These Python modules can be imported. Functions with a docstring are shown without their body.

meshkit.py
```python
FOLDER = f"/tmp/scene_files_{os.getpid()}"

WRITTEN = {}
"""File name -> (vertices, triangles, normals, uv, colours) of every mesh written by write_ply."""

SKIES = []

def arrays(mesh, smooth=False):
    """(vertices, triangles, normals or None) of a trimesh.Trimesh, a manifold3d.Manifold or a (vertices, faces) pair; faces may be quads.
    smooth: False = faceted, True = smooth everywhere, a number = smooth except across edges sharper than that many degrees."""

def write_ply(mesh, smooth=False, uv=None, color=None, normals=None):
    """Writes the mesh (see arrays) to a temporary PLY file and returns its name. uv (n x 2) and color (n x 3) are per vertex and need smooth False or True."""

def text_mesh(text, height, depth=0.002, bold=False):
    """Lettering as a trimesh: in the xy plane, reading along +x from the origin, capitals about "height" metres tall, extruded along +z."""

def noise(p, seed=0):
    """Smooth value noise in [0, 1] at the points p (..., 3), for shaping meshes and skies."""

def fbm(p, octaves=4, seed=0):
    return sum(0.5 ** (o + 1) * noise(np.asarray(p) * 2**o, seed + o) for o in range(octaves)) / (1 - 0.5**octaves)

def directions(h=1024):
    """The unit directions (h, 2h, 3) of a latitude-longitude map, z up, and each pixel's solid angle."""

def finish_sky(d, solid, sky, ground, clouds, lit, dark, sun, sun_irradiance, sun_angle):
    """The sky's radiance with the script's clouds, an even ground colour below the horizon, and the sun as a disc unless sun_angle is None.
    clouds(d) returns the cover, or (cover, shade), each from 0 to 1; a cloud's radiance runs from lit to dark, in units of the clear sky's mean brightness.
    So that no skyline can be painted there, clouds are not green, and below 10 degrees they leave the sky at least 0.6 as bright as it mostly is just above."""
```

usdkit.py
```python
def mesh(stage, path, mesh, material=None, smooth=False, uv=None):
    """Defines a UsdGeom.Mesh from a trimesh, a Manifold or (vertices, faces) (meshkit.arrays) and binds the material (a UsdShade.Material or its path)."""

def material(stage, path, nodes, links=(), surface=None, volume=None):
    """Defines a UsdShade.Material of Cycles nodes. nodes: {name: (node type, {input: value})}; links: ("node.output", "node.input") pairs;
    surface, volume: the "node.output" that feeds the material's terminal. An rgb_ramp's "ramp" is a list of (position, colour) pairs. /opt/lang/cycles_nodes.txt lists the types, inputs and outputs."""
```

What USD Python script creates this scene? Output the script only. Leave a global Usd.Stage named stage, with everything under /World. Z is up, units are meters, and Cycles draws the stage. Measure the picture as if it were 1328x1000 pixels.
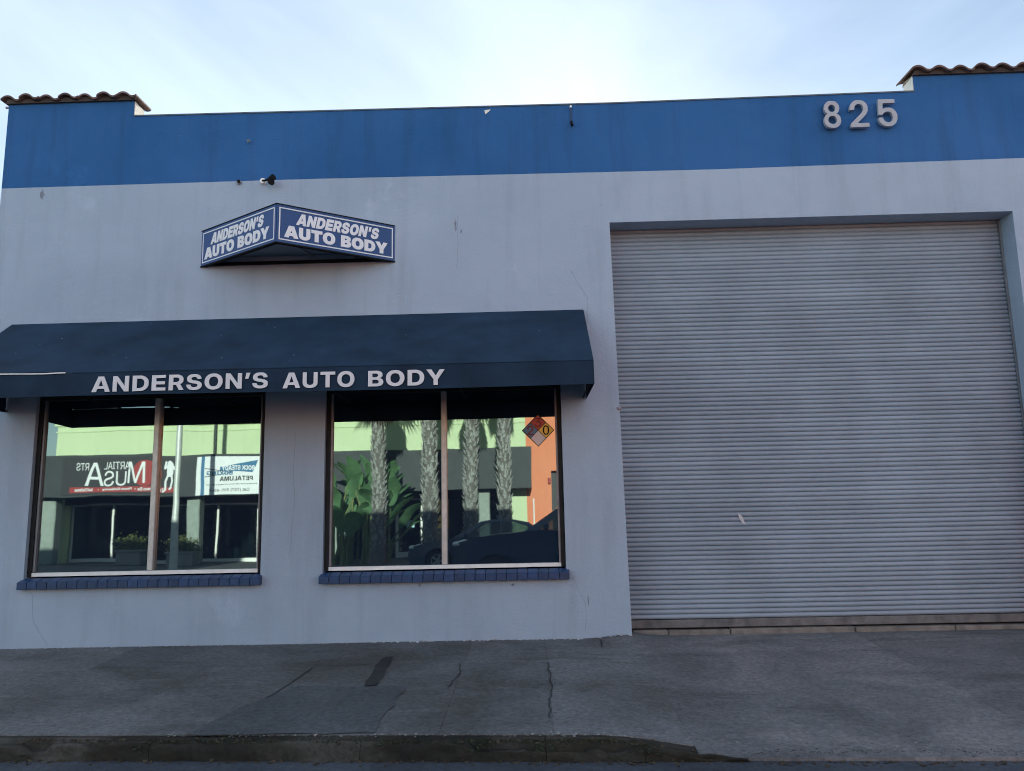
import glob, math, random
import numpy as np, trimesh, usdkit, meshkit
import manifold3d as m3
from pxr import Gf, Sdf, Usd, UsdGeom, UsdLux, UsdShade
from shapely import affinity, box as sbox, union_all
from shapely.geometry import LineString, Point, Polygon
from PIL import Image, ImageDraw, ImageFont

random.seed(7)
RNG = np.random.default_rng(7)
PI = math.pi
stage = Usd.Stage.CreateInMemory()
UsdGeom.SetStageUpAxis(stage, UsdGeom.Tokens.z)
UsdGeom.SetStageMetersPerUnit(stage, 1.0)
WORLD = UsdGeom.Xform.Define(stage, '/World')
stage.SetDefaultPrim(WORLD.GetPrim())
UsdGeom.Scope.Define(stage, '/World/Looks')

# ------------------------------------------------------------------ camera, sky, sun, exposure
EYE = 1.38
YAW, PITCH, ROLL = (math.radians(a) for a in (-1.2003, 9.5423, -1.2))
EXPOSURE = 1.84
SUN_ELEV, SUN_AZ = math.radians(12.9), math.radians(3.5)      # azimuth from +y towards +x
SUN_INTENSITY, SKY_STRENGTH = 1.15, 0.052

fwd = np.array([math.sin(YAW) * math.cos(PITCH), math.cos(YAW) * math.cos(PITCH), math.sin(PITCH)])
rt0 = np.array([math.cos(YAW), -math.sin(YAW), 0.0])
up0 = np.cross(rt0, fwd)
rt = math.cos(ROLL) * rt0 + math.sin(ROLL) * up0
up = -math.sin(ROLL) * rt0 + math.cos(ROLL) * up0
cam = UsdGeom.Camera.Define(stage, '/World/camera')
cam.CreateHorizontalApertureAttr(36.0)
cam.CreateVerticalApertureAttr(36.0 * 771 / 1024)
cam.CreateFocalLengthAttr(36.0 * 1050 / 1328)
cam.CreateClippingRangeAttr(Gf.Vec2f(0.02, 5000))
cam.CreateExposureAttr(EXPOSURE)
cm = Gf.Matrix4d(*rt, 0, *up, 0, *(-fwd), 0, 0.0, -8.0, EYE, 1)
cam.AddTransformOp().Set(cm)

sky = UsdLux.DomeLight.Define(stage, '/World/sky')
skym = usdkit.material(stage, '/World/Looks/sky_look', {
    's': ('sky_texture', dict(sky_type='single_scattering', sun_disc=False, sun_elevation=SUN_ELEV, sun_rotation=SUN_AZ,
                              air_density=1.0, aerosol_density=0.25, ozone_density=1.0)),
    'tc': ('texture_coordinate', {}),
    'mp': ('mapping', dict(scale=(1.3, 1.2, 2.0), location=(0.35, 0.2, 0.0), rotation=(0, 0.35, 0.2))),
    'n': ('noise_texture', dict(scale=1.2, detail=6, roughness=0.55, distortion=0.6)),
    'r': ('rgb_ramp', dict(ramp=[(0.33, (0.06, 0.06, 0.06)), (0.70, (0.28, 0.28, 0.28))])),
    'cl': ('color', dict(value=(11.5, 12.8, 14.8))),
    'mx': ('mix_color', {}),
    'b': ('background_shader', dict(strength=SKY_STRENGTH)),
}, [('tc.generated', 'mp.vector'), ('mp.vector', 'n.vector'), ('n.fac', 'r.fac'), ('r.color', 'mx.fac'),
    ('s.color', 'mx.a'), ('cl.color', 'mx.b'), ('mx.result', 'b.color')], surface='b.background')
UsdShade.MaterialBindingAPI.Apply(sky.GetPrim()).Bind(skym)

sun = UsdLux.DistantLight.Define(stage, '/World/sun')
sun.CreateNormalizeAttr(True)
sun.CreateIntensityAttr(SUN_INTENSITY)
sun.CreateAngleAttr(0.5)
sun.CreateColorAttr(Gf.Vec3f(1.0, 0.91, 0.79))
sd = np.array([math.sin(SUN_AZ) * math.cos(SUN_ELEV), math.cos(SUN_AZ) * math.cos(SUN_ELEV), math.sin(SUN_ELEV)])
zx = np.cross([0, 0, 1.0], sd); zx /= np.linalg.norm(zx); zy = np.cross(sd, zx)
sun.AddTransformOp().Set(Gf.Matrix4d(*zx, 0, *zy, 0, *sd, 0, 0, 0, 30, 1))

# ------------------------------------------------------------------ helpers: prims
USED = {}


def numbered(parent, name):
    n = USED.get((parent, name), 0)
    USED[(parent, name)] = n + 1
    return f'{parent}/{name}' + (f'_{n:03d}' if n else '')


def tag(prim, label=None, cat=None, group=None, kind=None):
    for k, v in (('label', label), ('category', cat), ('group', group), ('kind', kind)):
        if v:
            prim.SetCustomDataByKey(k, v)
    return prim


def thing(name, label=None, cat=None, loc=(0, 0, 0), rotz=0.0, group=None, kind=None, scale=None):
    x = UsdGeom.Xform.Define(stage, numbered('/World', name))
    x.AddTranslateOp().Set(Gf.Vec3d(*loc))
    if rotz:
        x.AddRotateZOp().Set(math.degrees(rotz))
    if scale:
        x.AddScaleOp().Set(Gf.Vec3f(*scale))
    return tag(x.GetPrim(), label, cat, group, kind)


def part(parent, name, mesh, material, smooth=False, label=None, kind=None):
    p = usdkit.mesh(stage, numbered(str(parent.GetPath()), name), mesh, material, smooth=smooth)
    return tag(p.GetPrim(), label, None, None, kind)


def node(parent, name, label=None):
    return tag(UsdGeom.Xform.Define(stage, numbered(str(parent.GetPath()), name)).GetPrim(), label)


def single(name, mesh, material, label=None, cat=None, smooth=False, group=None, kind=None):
    p = usdkit.mesh(stage, numbered('/World', name), mesh, material, smooth=smooth)
    return tag(p.GetPrim(), label, cat, group, kind)


def dup(root, loc, rotz=0.0, label=None, scale=None):
    was = root.GetCustomData()
    base = root.GetName()
    r = thing(base, label or was['label'], was['category'], loc, rotz, was.get('group'), None, scale)
    r.GetReferences().AddInternalReference(root.GetPath())
    r.SetInstanceable(True)
    return r


# ------------------------------------------------------------------ helpers: meshes
cat = trimesh.util.concatenate


def bx(x0, x1, y0, y1, z0, z1):
    m = trimesh.creation.box([abs(x1 - x0), abs(y1 - y0), abs(z1 - z0)])
    m.apply_translation([(x0 + x1) / 2, (y0 + y1) / 2, (z0 + z1) / 2])
    return m


def rbx(x0, x1, y0, y1, z0, z1, r=0.008):
    """box with chamfered edges"""
    r = min(r, abs(x1 - x0) / 2.2, abs(y1 - y0) / 2.2, abs(z1 - z0) / 2.2)
    pts = []
    for sx in (0, 1):
        for sy in (0, 1):
            for sz in (0, 1):
                c = np.array([(x0, x1)[sx], (y0, y1)[sy], (z0, z1)[sz]])
                d = np.array([1 - 2 * sx, 1 - 2 * sy, 1 - 2 * sz]) * r
                for k in range(3):
                    q = c + d
                    q[k] = c[k]
                    pts.append(q)
    return trimesh.convex.convex_hull(np.array(pts))


def fixwind(m):
    if m.volume < 0:
        m.invert()
    return m


def polys(shape):
    return [g for g in getattr(shape, 'geoms', [shape]) if g.geom_type == 'Polygon' and g.area > 1e-9]


def ext(shape, depth):
    return cat([trimesh.creation.extrude_polygon(g, depth, engine='earcut') for g in polys(shape)])


def ext_xz(shape, y0, y1):
    """polygon in (x, z) extruded from y0 to y1"""
    m = ext(shape, 1.0)
    v = m.vertices
    m = trimesh.Trimesh(np.stack([v[:, 0], y0 + (y1 - y0) * v[:, 2], v[:, 1]], 1), m.faces, process=False)
    return fixwind(m)


def frame_map(m, o, U, V, W):
    v = np.asarray(m.vertices)
    w = np.asarray(o) + v[:, :1] * np.asarray(U) + v[:, 1:2] * np.asarray(V) + v[:, 2:3] * np.asarray(W)
    return fixwind(trimesh.Trimesh(w, m.faces, process=False))


def tube(points, radii, sides=10, caps=True):
    p = np.asarray(points, float)
    n = len(p)
    radii = np.broadcast_to(radii, (n,))
    t = np.gradient(p, axis=0)
    t /= np.linalg.norm(t, axis=1, keepdims=True) + 1e-12
    ref = np.array([0, 0, 1.0]) if abs(t[0, 2]) < 0.9 else np.array([1.0, 0, 0])
    a = np.cross(t, ref); a /= np.linalg.norm(a, axis=1, keepdims=True)
    b = np.cross(t, a)
    ang = np.arange(sides) * 2 * PI / sides
    v = (p[:, None] + radii[:, None, None] * (np.cos(ang)[None, :, None] * a[:, None] + np.sin(ang)[None, :, None] * b[:, None])).reshape(-1, 3)
    f = []
    for i in range(n - 1):
        for j in range(sides):
            k = (j + 1) % sides
            f += [[i * sides + j, (i + 1) * sides + j, (i + 1) * sides + k], [i * sides + j, (i + 1) * sides + k, i * sides + k]]
    if caps:
        v = np.vstack([v, p[:1], p[-1:]])
        for j in range(sides):
            k = (j + 1) % sides
            f += [[n * sides, j, k], [n * sides + 1, (n - 1) * sides + k, (n - 1) * sides + j]]
    return fixwind(trimesh.Trimesh(v, f, process=False))


def cyl(x, y, z0, z1, r, sides=20):
    return tube([(x, y, z0), (x, y, z1)], r, sides)


def ball(c, r, sub=2, squash=(1, 1, 1)):
    m = trimesh.creation.icosphere(sub, r)
    m.apply_scale(squash)
    m.apply_translation(c)
    return m


def grid(us, vs, fn):
    """surface of points fn(u, v) -> (x, y, z); quads in triangles"""
    U, V = np.meshgrid(us, vs, indexing='ij')
    P = fn(U, V)
    v = np.stack(P, -1).reshape(-1, 3)
    nu, nv = len(us), len(vs)
    i, j = np.meshgrid(np.arange(nu - 1), np.arange(nv - 1), indexing='ij')
    a = (i * nv + j).ravel()
    f = np.vstack([np.stack([a, a + nv, a + nv + 1], 1), np.stack([a, a + nv + 1, a + 1], 1)])
    return trimesh.Trimesh(v, f, process=False)


FONTS = {}


def glyph(text, weight=700, track=0.0, stroke=0):
    """outline of a text; track widens the gaps between letters (in ems)"""
    if weight not in FONTS:
        f = ImageFont.truetype(glob.glob('/opt/blender-*/*/datafiles/fonts/Inter.woff2')[0], 150)
        f.set_variation_by_axes([32, weight])
        FONTS[weight] = f
    font = FONTS[weight]
    if track:
        out = []
        for i, ch in enumerate(text):
            if ch != ' ':
                out.append(affinity.translate(glyph(ch, weight, 0, stroke), font.getlength(text[:i]) + track * 150 * i))
        return union_all(out)
    x0, y0, x1, y1 = (int(math.floor(q)) for q in font.getbbox(text, anchor='ls', stroke_width=stroke))
    im = Image.new('L', (x1 - x0 + 14, y1 - y0 + 14))
    ImageDraw.Draw(im).text((6 - x0, 6 - y0), text, 255, font, anchor='ls', stroke_width=stroke)
    on = np.pad(np.asarray(im) > 127, ((0, 0), (1, 1))).astype(np.int8)
    rows, starts = np.nonzero(np.diff(on, axis=1) == 1)
    ends = np.nonzero(np.diff(on, axis=1) == -1)[1]
    shape = union_all(sbox(starts, -rows - 1, ends, -rows)).buffer(0.9).buffer(-0.9).simplify(0.75)
    return affinity.translate(shape, x0 - 6, 6 - y0)


def fit(shape, u0, u1, v0, v1, shear=0.0):
    if shear:
        shape = affinity.affine_transform(shape, [1, shear, 0, 1, 0, 0])
    a, b, c, d = shape.bounds
    sx, sy = (u1 - u0) / (c - a), (v1 - v0) / (d - b)
    return affinity.affine_transform(shape, [sx, 0, 0, sy, u0 - a * sx, v0 - b * sy])


def split_letters(shape):
    return polys(shape)


# ------------------------------------------------------------------ helpers: materials
def mat(name, nodes, links, surface='p.BSDF'):
    return usdkit.material(stage, f'/World/Looks/{name}', nodes, links, surface=surface)


def plain(name, color, rough=0.6, metallic=0.0, var=0.12, scale=6.0, bump=0.0, bscale=60.0, spec=0.5, coat=0.0, rand=0.0):
    """one colour with uneven tone (noise in world position), fine relief and a random tone per object"""
    c = np.array(color)
    n = {'g': ('geometry', {}), 'n': ('noise_texture', dict(scale=scale, detail=5, roughness=0.6)),
         'r': ('rgb_ramp', dict(ramp=[(0.25, tuple(c * (1 - var))), (0.75, tuple(np.minimum(c * (1 + var), 1)))])),
         'p': ('principled_bsdf', dict(roughness=rough, metallic=metallic, specular_ior_level=spec, coat_weight=coat))}
    l = [('g.position', 'n.vector'), ('n.fac', 'r.fac')]
    out = 'r.color'
    if rand:
        n['o'] = ('object_info', {})
        n['mr'] = ('map_range', dict(from_min=0, from_max=1, to_min=1 - rand, to_max=1 + rand))
        n['h'] = ('hsv', {})
        l += [('o.random', 'mr.value'), ('mr.result', 'h.value'), (out, 'h.color')]
        out = 'h.color'
    if bump:
        n['bn'] = ('noise_texture', dict(scale=bscale, detail=4, roughness=0.6))
        n['bu'] = ('bump', dict(strength=1.0, distance=bump))
        l += [('g.position', 'bn.vector'), ('bn.fac', 'bu.height'), ('bu.normal', 'p.normal')]
    l.append((out, 'p.base_color'))
    return mat(name, n, l)


def plaster(name, base, dirt, fade, streak=0.35, rough=0.85, spec=0.25):
    """painted stucco: mottled tone, faint vertical runs, trowel waves and fine grain"""
    n = {
        'g': ('geometry', {}),
        'big': ('noise_texture', dict(scale=0.55, detail=5, roughness=0.6, distortion=0.4)),
        'bigr': ('rgb_ramp', dict(ramp=[(0.3, (0, 0, 0)), (0.7, (1, 1, 1))])),
        'm1': ('mix_color', dict(a=base, b=fade)),
        'ms': ('mapping', dict(scale=(2.2, 2.2, 0.22))),
        'st': ('noise_texture', dict(scale=2.0, detail=6, roughness=0.65)),
        'str': ('rgb_ramp', dict(ramp=[(0.5, (0, 0, 0)), (0.78, (streak, streak, streak))])),
        'm2': ('mix_color', dict(b=dirt)),
        'sp': ('noise_texture', dict(scale=5.5, detail=5, roughness=0.7)),
        'spr': ('rgb_ramp', dict(ramp=[(0.66, (0, 0, 0)), (0.8, (0.4, 0.4, 0.4))])),
        'm3': ('mix_color', dict(b=dirt)),
        'fl': ('noise_texture', dict(scale=0.9, detail=7, roughness=0.7)),
        'flr': ('rgb_ramp', dict(ramp=[(0.6, (0, 0, 0)), (0.75, (0.6, 0.6, 0.6))])),
        'm4': ('mix_color', dict(b=tuple(min(1, x * 1.3) for x in fade))),
        'w': ('noise_texture', dict(scale=1.6, detail=3, roughness=0.5)),
        'f': ('noise_texture', dict(scale=48, detail=6, roughness=0.75)),
        'b1': ('bump', dict(strength=1.0, distance=0.03)),
        'b2': ('bump', dict(strength=1.0, distance=0.007)),
        'p': ('principled_bsdf', dict(roughness=rough, specular_ior_level=spec)),
    }
    l = [('g.position', 'big.vector'), ('big.fac', 'bigr.fac'), ('bigr.color', 'm1.fac'), ('g.position', 'ms.vector'), ('ms.vector', 'st.vector'),
         ('st.fac', 'str.fac'), ('str.color', 'm2.fac'), ('m1.result', 'm2.a'), ('g.position', 'sp.vector'), ('sp.fac', 'spr.fac'), ('spr.color', 'm3.fac'),
         ('m2.result', 'm3.a'), ('g.position', 'fl.vector'), ('fl.fac', 'flr.fac'), ('flr.color', 'm4.fac'), ('m3.result', 'm4.a'), ('m4.result', 'p.base_color'),
         ('g.position', 'w.vector'), ('w.fac', 'b1.height'), ('g.position', 'f.vector'), ('f.fac', 'b2.height'), ('b1.normal', 'b2.normal'), ('b2.normal', 'p.normal')]
    return mat(name, n, l)


def pavement(name, base, dark, pale, spec=0.35, rough=0.8, coarse=0.004):
    n = {
        'g': ('geometry', {}),
        'o': ('object_info', {}),
        'a': ('noise_texture', dict(scale=0.9, detail=6, roughness=0.62, distortion=0.6)),
        'ar': ('rgb_ramp', dict(ramp=[(0.36, dark), (0.5, base), (0.68, pale)])),
        'ms': ('mapping', dict(scale=(0.45, 2.4, 1.0))),
        's': ('noise_texture', dict(scale=1.7, detail=6, roughness=0.66)),
        'sr': ('rgb_ramp', dict(ramp=[(0.56, (0, 0, 0)), (0.68, (0.75, 0.75, 0.75))])),
        'm': ('mix_color', dict(b=dark)),
        's2': ('noise_texture', dict(scale=2.6, detail=8, roughness=0.72)),
        's2r': ('rgb_ramp', dict(ramp=[(0.57, (0, 0, 0)), (0.68, (0.75, 0.75, 0.75))])),
        'm2': ('mix_color', dict(b=pale)),
        'gr': ('noise_texture', dict(scale=26, detail=8, roughness=0.85)),
        'grr': ('rgb_ramp', dict(ramp=[(0.34, (0.5, 0.49, 0.47)), (0.66, (1.45, 1.46, 1.48))])),
        'mm': ('mix_color', dict(blend_type='multiply', fac=1.0, use_clamp=False)),
        'mr': ('map_range', dict(from_min=0, from_max=1, to_min=0.88, to_max=1.12)),
        'h': ('hsv', {}),
        'bn': ('noise_texture', dict(scale=95, detail=5, roughness=0.7)),
        'bu': ('bump', dict(strength=1.0, distance=coarse)),
        'bn2': ('noise_texture', dict(scale=4, detail=4, roughness=0.5)),
        'bu2': ('bump', dict(strength=1.0, distance=0.02)),
        'p': ('principled_bsdf', dict(roughness=rough, specular_ior_level=spec)),
    }
    l = [('g.position', 'a.vector'), ('a.fac', 'ar.fac'), ('g.position', 'ms.vector'), ('ms.vector', 's.vector'), ('s.fac', 'sr.fac'), ('sr.color', 'm.fac'), ('ar.color', 'm.a'),
         ('ms.vector', 's2.vector'), ('s2.fac', 's2r.fac'), ('s2r.color', 'm2.fac'), ('m.result', 'm2.a'), ('g.position', 'gr.vector'), ('gr.fac', 'grr.fac'),
         ('m2.result', 'mm.a'), ('grr.color', 'mm.b'), ('o.random', 'mr.value'), ('mr.result', 'h.value'), ('mm.result', 'h.color'), ('h.color', 'p.base_color'),
         ('g.position', 'bn.vector'), ('bn.fac', 'bu.height'), ('g.position', 'bn2.vector'), ('bn2.fac', 'bu2.height'), ('bu2.normal', 'bu.normal'), ('bu.normal', 'p.normal')]
    return mat(name, n, l)


M = {}
M['grey'] = plaster('grey_stucco', (0.305, 0.375, 0.468), (0.18, 0.212, 0.25), (0.37, 0.445, 0.545), streak=0.3)
M['blue'] = plaster('blue_stucco', (0.017, 0.095, 0.255), (0.022, 0.064, 0.14), (0.036, 0.13, 0.33), streak=0.6)
M['cream'] = plain('cream_render', (0.72, 0.70, 0.62), 0.85, var=0.15, scale=9, bump=0.004)
M['cap'] = plain('parapet_cap_look', (0.10, 0.12, 0.15), 0.7, var=0.3)
M['strap'] = plain('painted_strap', (0.016, 0.05, 0.12), 0.7, var=0.4, scale=30)
M['stain'] = plain('wall_stain', (0.19, 0.215, 0.26), 0.9, var=0.35, scale=30)
M['roof'] = plain('roof_felt', (0.12, 0.12, 0.12), 0.9)
M['tile'] = plain('clay_tile', (0.115, 0.068, 0.057), 0.85, var=0.55, scale=9, bump=0.004, rand=0.3)
M['mortar'] = plain('mortar_look', (0.06, 0.048, 0.046), 0.95, var=0.3, bump=0.01)
M['slat'] = plain('painted_steel_slat', (0.228, 0.278, 0.335), 0.5, var=0.18, scale=1.3, metallic=0.0, spec=0.5, rand=0.07)
M['steel'] = plain('dull_steel', (0.24, 0.24, 0.26), 0.5, metallic=0.3, var=0.25)
M['tan'] = plain('dirty_tan_metal', (0.12, 0.116, 0.116), 0.75, var=0.5, scale=7, bump=0.003)
M['threshold'] = plain('tan_concrete', (0.165, 0.148, 0.132), 0.9, var=0.4, scale=9, bump=0.004)
M['bronze'] = plain('dark_bronze_frame', (0.016, 0.017, 0.019), 0.6, var=0.3, spec=0.2)
M['alu'] = plain('weathered_aluminium', (0.50, 0.47, 0.46), 0.38, metallic=0.45, var=0.15, scale=15)
M['white_paint'] = plain('white_paint', (0.78, 0.77, 0.74), 0.6, var=0.12, scale=14)
M['sillbrick'] = plain('blue_glazed_brick', (0.011, 0.036, 0.10), 0.45, var=0.4, scale=25, rand=0.18, bump=0.002)
M['grout'] = plain('dark_grout', (0.10, 0.11, 0.13), 0.9, var=0.3)
M['canvas'] = plain('navy_canvas', (0.011, 0.028, 0.054), 0.8, var=0.42, scale=2.2, bump=0.0012, bscale=120, spec=0.18)
M['letter_white'] = plain('white_lettering', (0.62, 0.62, 0.64), 0.7, var=0.06)
M['sign_blue'] = plain('sign_blue_look', (0.012, 0.05, 0.17), 0.35, var=0.08, spec=0.5)
M['plate'] = plain('grey_blue_sheet', (0.16, 0.21, 0.26), 0.6, var=0.15)
M['sign_white'] = plain('sign_white_look', (0.74, 0.74, 0.76), 0.4, var=0.05)
M['numeral'] = plain('grey_painted_numeral', (0.36, 0.37, 0.41), 0.6, var=0.15, scale=20)
M['black'] = plain('black_look', (0.010, 0.010, 0.011), 0.8, spec=0.15)
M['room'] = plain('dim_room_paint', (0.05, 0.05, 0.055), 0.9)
M['walk'] = pavement('old_concrete_pavement', (0.152, 0.155, 0.158), (0.105, 0.102, 0.098), (0.20, 0.206, 0.212))
M['patch'] = pavement('asphalt_patch_look', (0.108, 0.118, 0.128), (0.085, 0.093, 0.10), (0.13, 0.142, 0.152))
M['cut'] = pavement('tar_strip_look', (0.05, 0.05, 0.053), (0.032, 0.032, 0.034), (0.075, 0.075, 0.08))
M['drive'] = pavement('worn_driveway', (0.15, 0.15, 0.154), (0.102, 0.099, 0.098), (0.225, 0.215, 0.215))
M['asphalt'] = pavement('street_asphalt', (0.075, 0.088, 0.112), (0.055, 0.065, 0.08), (0.10, 0.115, 0.14), coarse=0.006)
M['kerb'] = pavement('mossy_kerb', (0.026, 0.022, 0.015), (0.010, 0.009, 0.006), (0.075, 0.068, 0.058), coarse=0.008)
M['soil'] = plain('gutter_dirt', (0.028, 0.022, 0.016), 0.95, var=0.6, scale=20, bump=0.008, bscale=30)
M['leaf_litter'] = plain('leaf_litter_look', (0.055, 0.04, 0.022), 0.9, var=0.6, scale=40)
M['flake'] = plain('paint_flake', (0.5, 0.5, 0.5), 0.9, var=0.3, scale=30)
M['crumb'] = plain('concrete_crumb', (0.24, 0.24, 0.24), 0.9, var=0.3, scale=30)
M['moss'] = plain('dark_moss', (0.02, 0.028, 0.012), 0.95, var=0.5, scale=40)

M['pane'] = mat('reflective_window_film', {
    'g': ('geometry', {}), 'n': ('noise_texture', dict(scale=1.1, detail=2, roughness=0.4)), 'b': ('bump', dict(strength=1.0, distance=0.0011)),
    'gl': ('glossy_bsdf', dict(color=(0.74, 0.98, 0.96), roughness=0.014)),
    't': ('transparent_bsdf', dict(color=(0.14, 0.17, 0.2))),
    'm': ('mix_closure', dict(fac=0.25)),
    'd': ('diffuse_bsdf', dict(color=(0.16, 0.24, 0.40))), 'm2': ('mix_closure', dict(fac=0.035)),
}, [('g.position', 'n.vector'), ('n.fac', 'b.height'), ('b.normal', 'gl.normal'), ('t.BSDF', 'm.closure1'), ('gl.BSDF', 'm.closure2'), ('m.closure', 'm2.closure1'), ('d.BSDF', 'm2.closure2')], surface='m2.closure')


def glassy(name, tint, fac):
    return mat(name, {'f': ('fresnel', dict(IOR=1.35)), 'a': ('math', dict(math_type='multiply_add', value2=0.6, value3=fac)), 'gl': ('glossy_bsdf', dict(color=(1, 1, 1), roughness=0.0)),
                      't': ('transparent_bsdf', dict(color=tint)), 'm': ('mix_closure', {})},
               [('f.fac', 'a.value1'), ('a.value', 'm.fac'), ('t.BSDF', 'm.closure1'), ('gl.BSDF', 'm.closure2')], surface='m.closure')


M['carglass'] = glassy('car_window_glass', (0.55, 0.6, 0.6), 0.02)
M['shopglass'] = glassy('shop_window_glass', (0.3, 0.33, 0.33), 0.03)
M['lime'] = plaster('lime_stucco', (0.52, 0.61, 0.38), (0.33, 0.4, 0.26), (0.56, 0.65, 0.42), streak=0.2)
M['coral'] = plaster('coral_stucco', (0.66, 0.21, 0.11), (0.45, 0.16, 0.1), (0.70, 0.25, 0.14), streak=0.15)
M['fascia'] = plain('charcoal_fascia', (0.035, 0.042, 0.045), 0.7, var=0.2, scale=3)
M['signblack'] = plain('black_banner', (0.022, 0.022, 0.026), 0.6, var=0.1)
M['red'] = plain('banner_red', (0.30, 0.03, 0.03), 0.6, var=0.1)
M['banner_blue'] = plain('banner_blue_look', (0.03, 0.14, 0.28), 0.6, var=0.05)
M['column'] = plain('grey_green_column', (0.26, 0.30, 0.27), 0.85, var=0.15, bump=0.004)
M['header'] = plain('brown_header', (0.045, 0.02, 0.02), 0.8)
M['bark'] = plain('palm_bark', (0.13, 0.12, 0.11), 0.95, var=0.45, scale=14, bump=0.01, bscale=25)
M['boot'] = plain('palm_boot', (0.30, 0.30, 0.28), 0.9, var=0.65, scale=16)
M['dead'] = plain('dead_frond', (0.17, 0.12, 0.07), 0.9, var=0.4)


def leafmat(name, c, tr):
    return mat(name, {'g': ('geometry', {}), 'n': ('noise_texture', dict(scale=3, detail=4)), 'o': ('object_info', {}),
                      'r': ('rgb_ramp', dict(ramp=[(0.3, tuple(np.array(c) * 0.7)), (0.7, tuple(np.array(c) * 1.25))])),
                      'p': ('principled_bsdf', dict(roughness=0.4)), 't': ('translucent_bsdf', dict(color=tr)), 'm': ('mix_closure', dict(fac=0.25))},
               [('g.position', 'n.vector'), ('n.fac', 'r.fac'), ('r.color', 'p.base_color'), ('p.BSDF', 'm.closure1'), ('t.BSDF', 'm.closure2')], surface='m.closure')


M['frond'] = leafmat('green_frond', (0.05, 0.085, 0.03), (0.10, 0.16, 0.04))
M['paddle'] = leafmat('paddle_leaf', (0.13, 0.25, 0.12), (0.20, 0.34, 0.12))
M['stem'] = plain('green_stem', (0.16, 0.19, 0.07), 0.7, var=0.3)
M['shrub'] = leafmat('yellow_green_shrub', (0.15, 0.17, 0.06), (0.2, 0.24, 0.07))
M['pole'] = plain('galvanised_pole', (0.55, 0.56, 0.54), 0.5, var=0.15, metallic=0.2)
M['planter'] = plain('concrete_planter', (0.25, 0.25, 0.24), 0.9, var=0.2, bump=0.004)
M['navy_car'] = plain('dark_blue_car_paint', (0.018, 0.036, 0.08), 0.25, var=0.05, coat=0.6)
M['slate_car'] = plain('slate_car_paint', (0.04, 0.055, 0.09), 0.3, var=0.05, coat=0.6)
M['rubber'] = plain('tyre_rubber', (0.015, 0.015, 0.016), 0.85)
M['rim'] = plain('alloy_rim', (0.35, 0.35, 0.37), 0.35, metallic=0.8)
M['lamp'] = plain('lamp_lens', (0.75, 0.77, 0.8), 0.15, var=0.05, coat=0.5)
M['redlamp'] = plain('red_lamp_lens', (0.3, 0.01, 0.01), 0.2, coat=0.5)
M['trim'] = plain('black_trim', (0.012, 0.012, 0.013), 0.55)
M['beige'] = plain('neighbour_stucco', (0.42, 0.38, 0.32), 0.9, var=0.12, bump=0.004)
M['y_haz'] = plain('placard_yellow', (0.80, 0.50, 0.08), 0.6, var=0.05)
M['r_haz'] = plain('placard_red', (0.42, 0.07, 0.05), 0.6, var=0.05)
M['b_haz'] = plain('placard_blue', (0.10, 0.17, 0.26), 0.6, var=0.05)
M['w_haz'] = plain('placard_white', (0.66, 0.56, 0.56), 0.6, var=0.05)
M['ink_red'] = plain('placard_ink_red', (0.16, 0.015, 0.015), 0.6)
M['paper'] = plain('blue_white_notice', (0.45, 0.72, 0.8), 0.7)

# ------------------------------------------------------------------ ground
WALL_Z = 0.27                                                    # pavement level along the shop wall


def kerb_y(x):
    return -2.97 - 0.055 * (x + 0.26)


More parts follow.
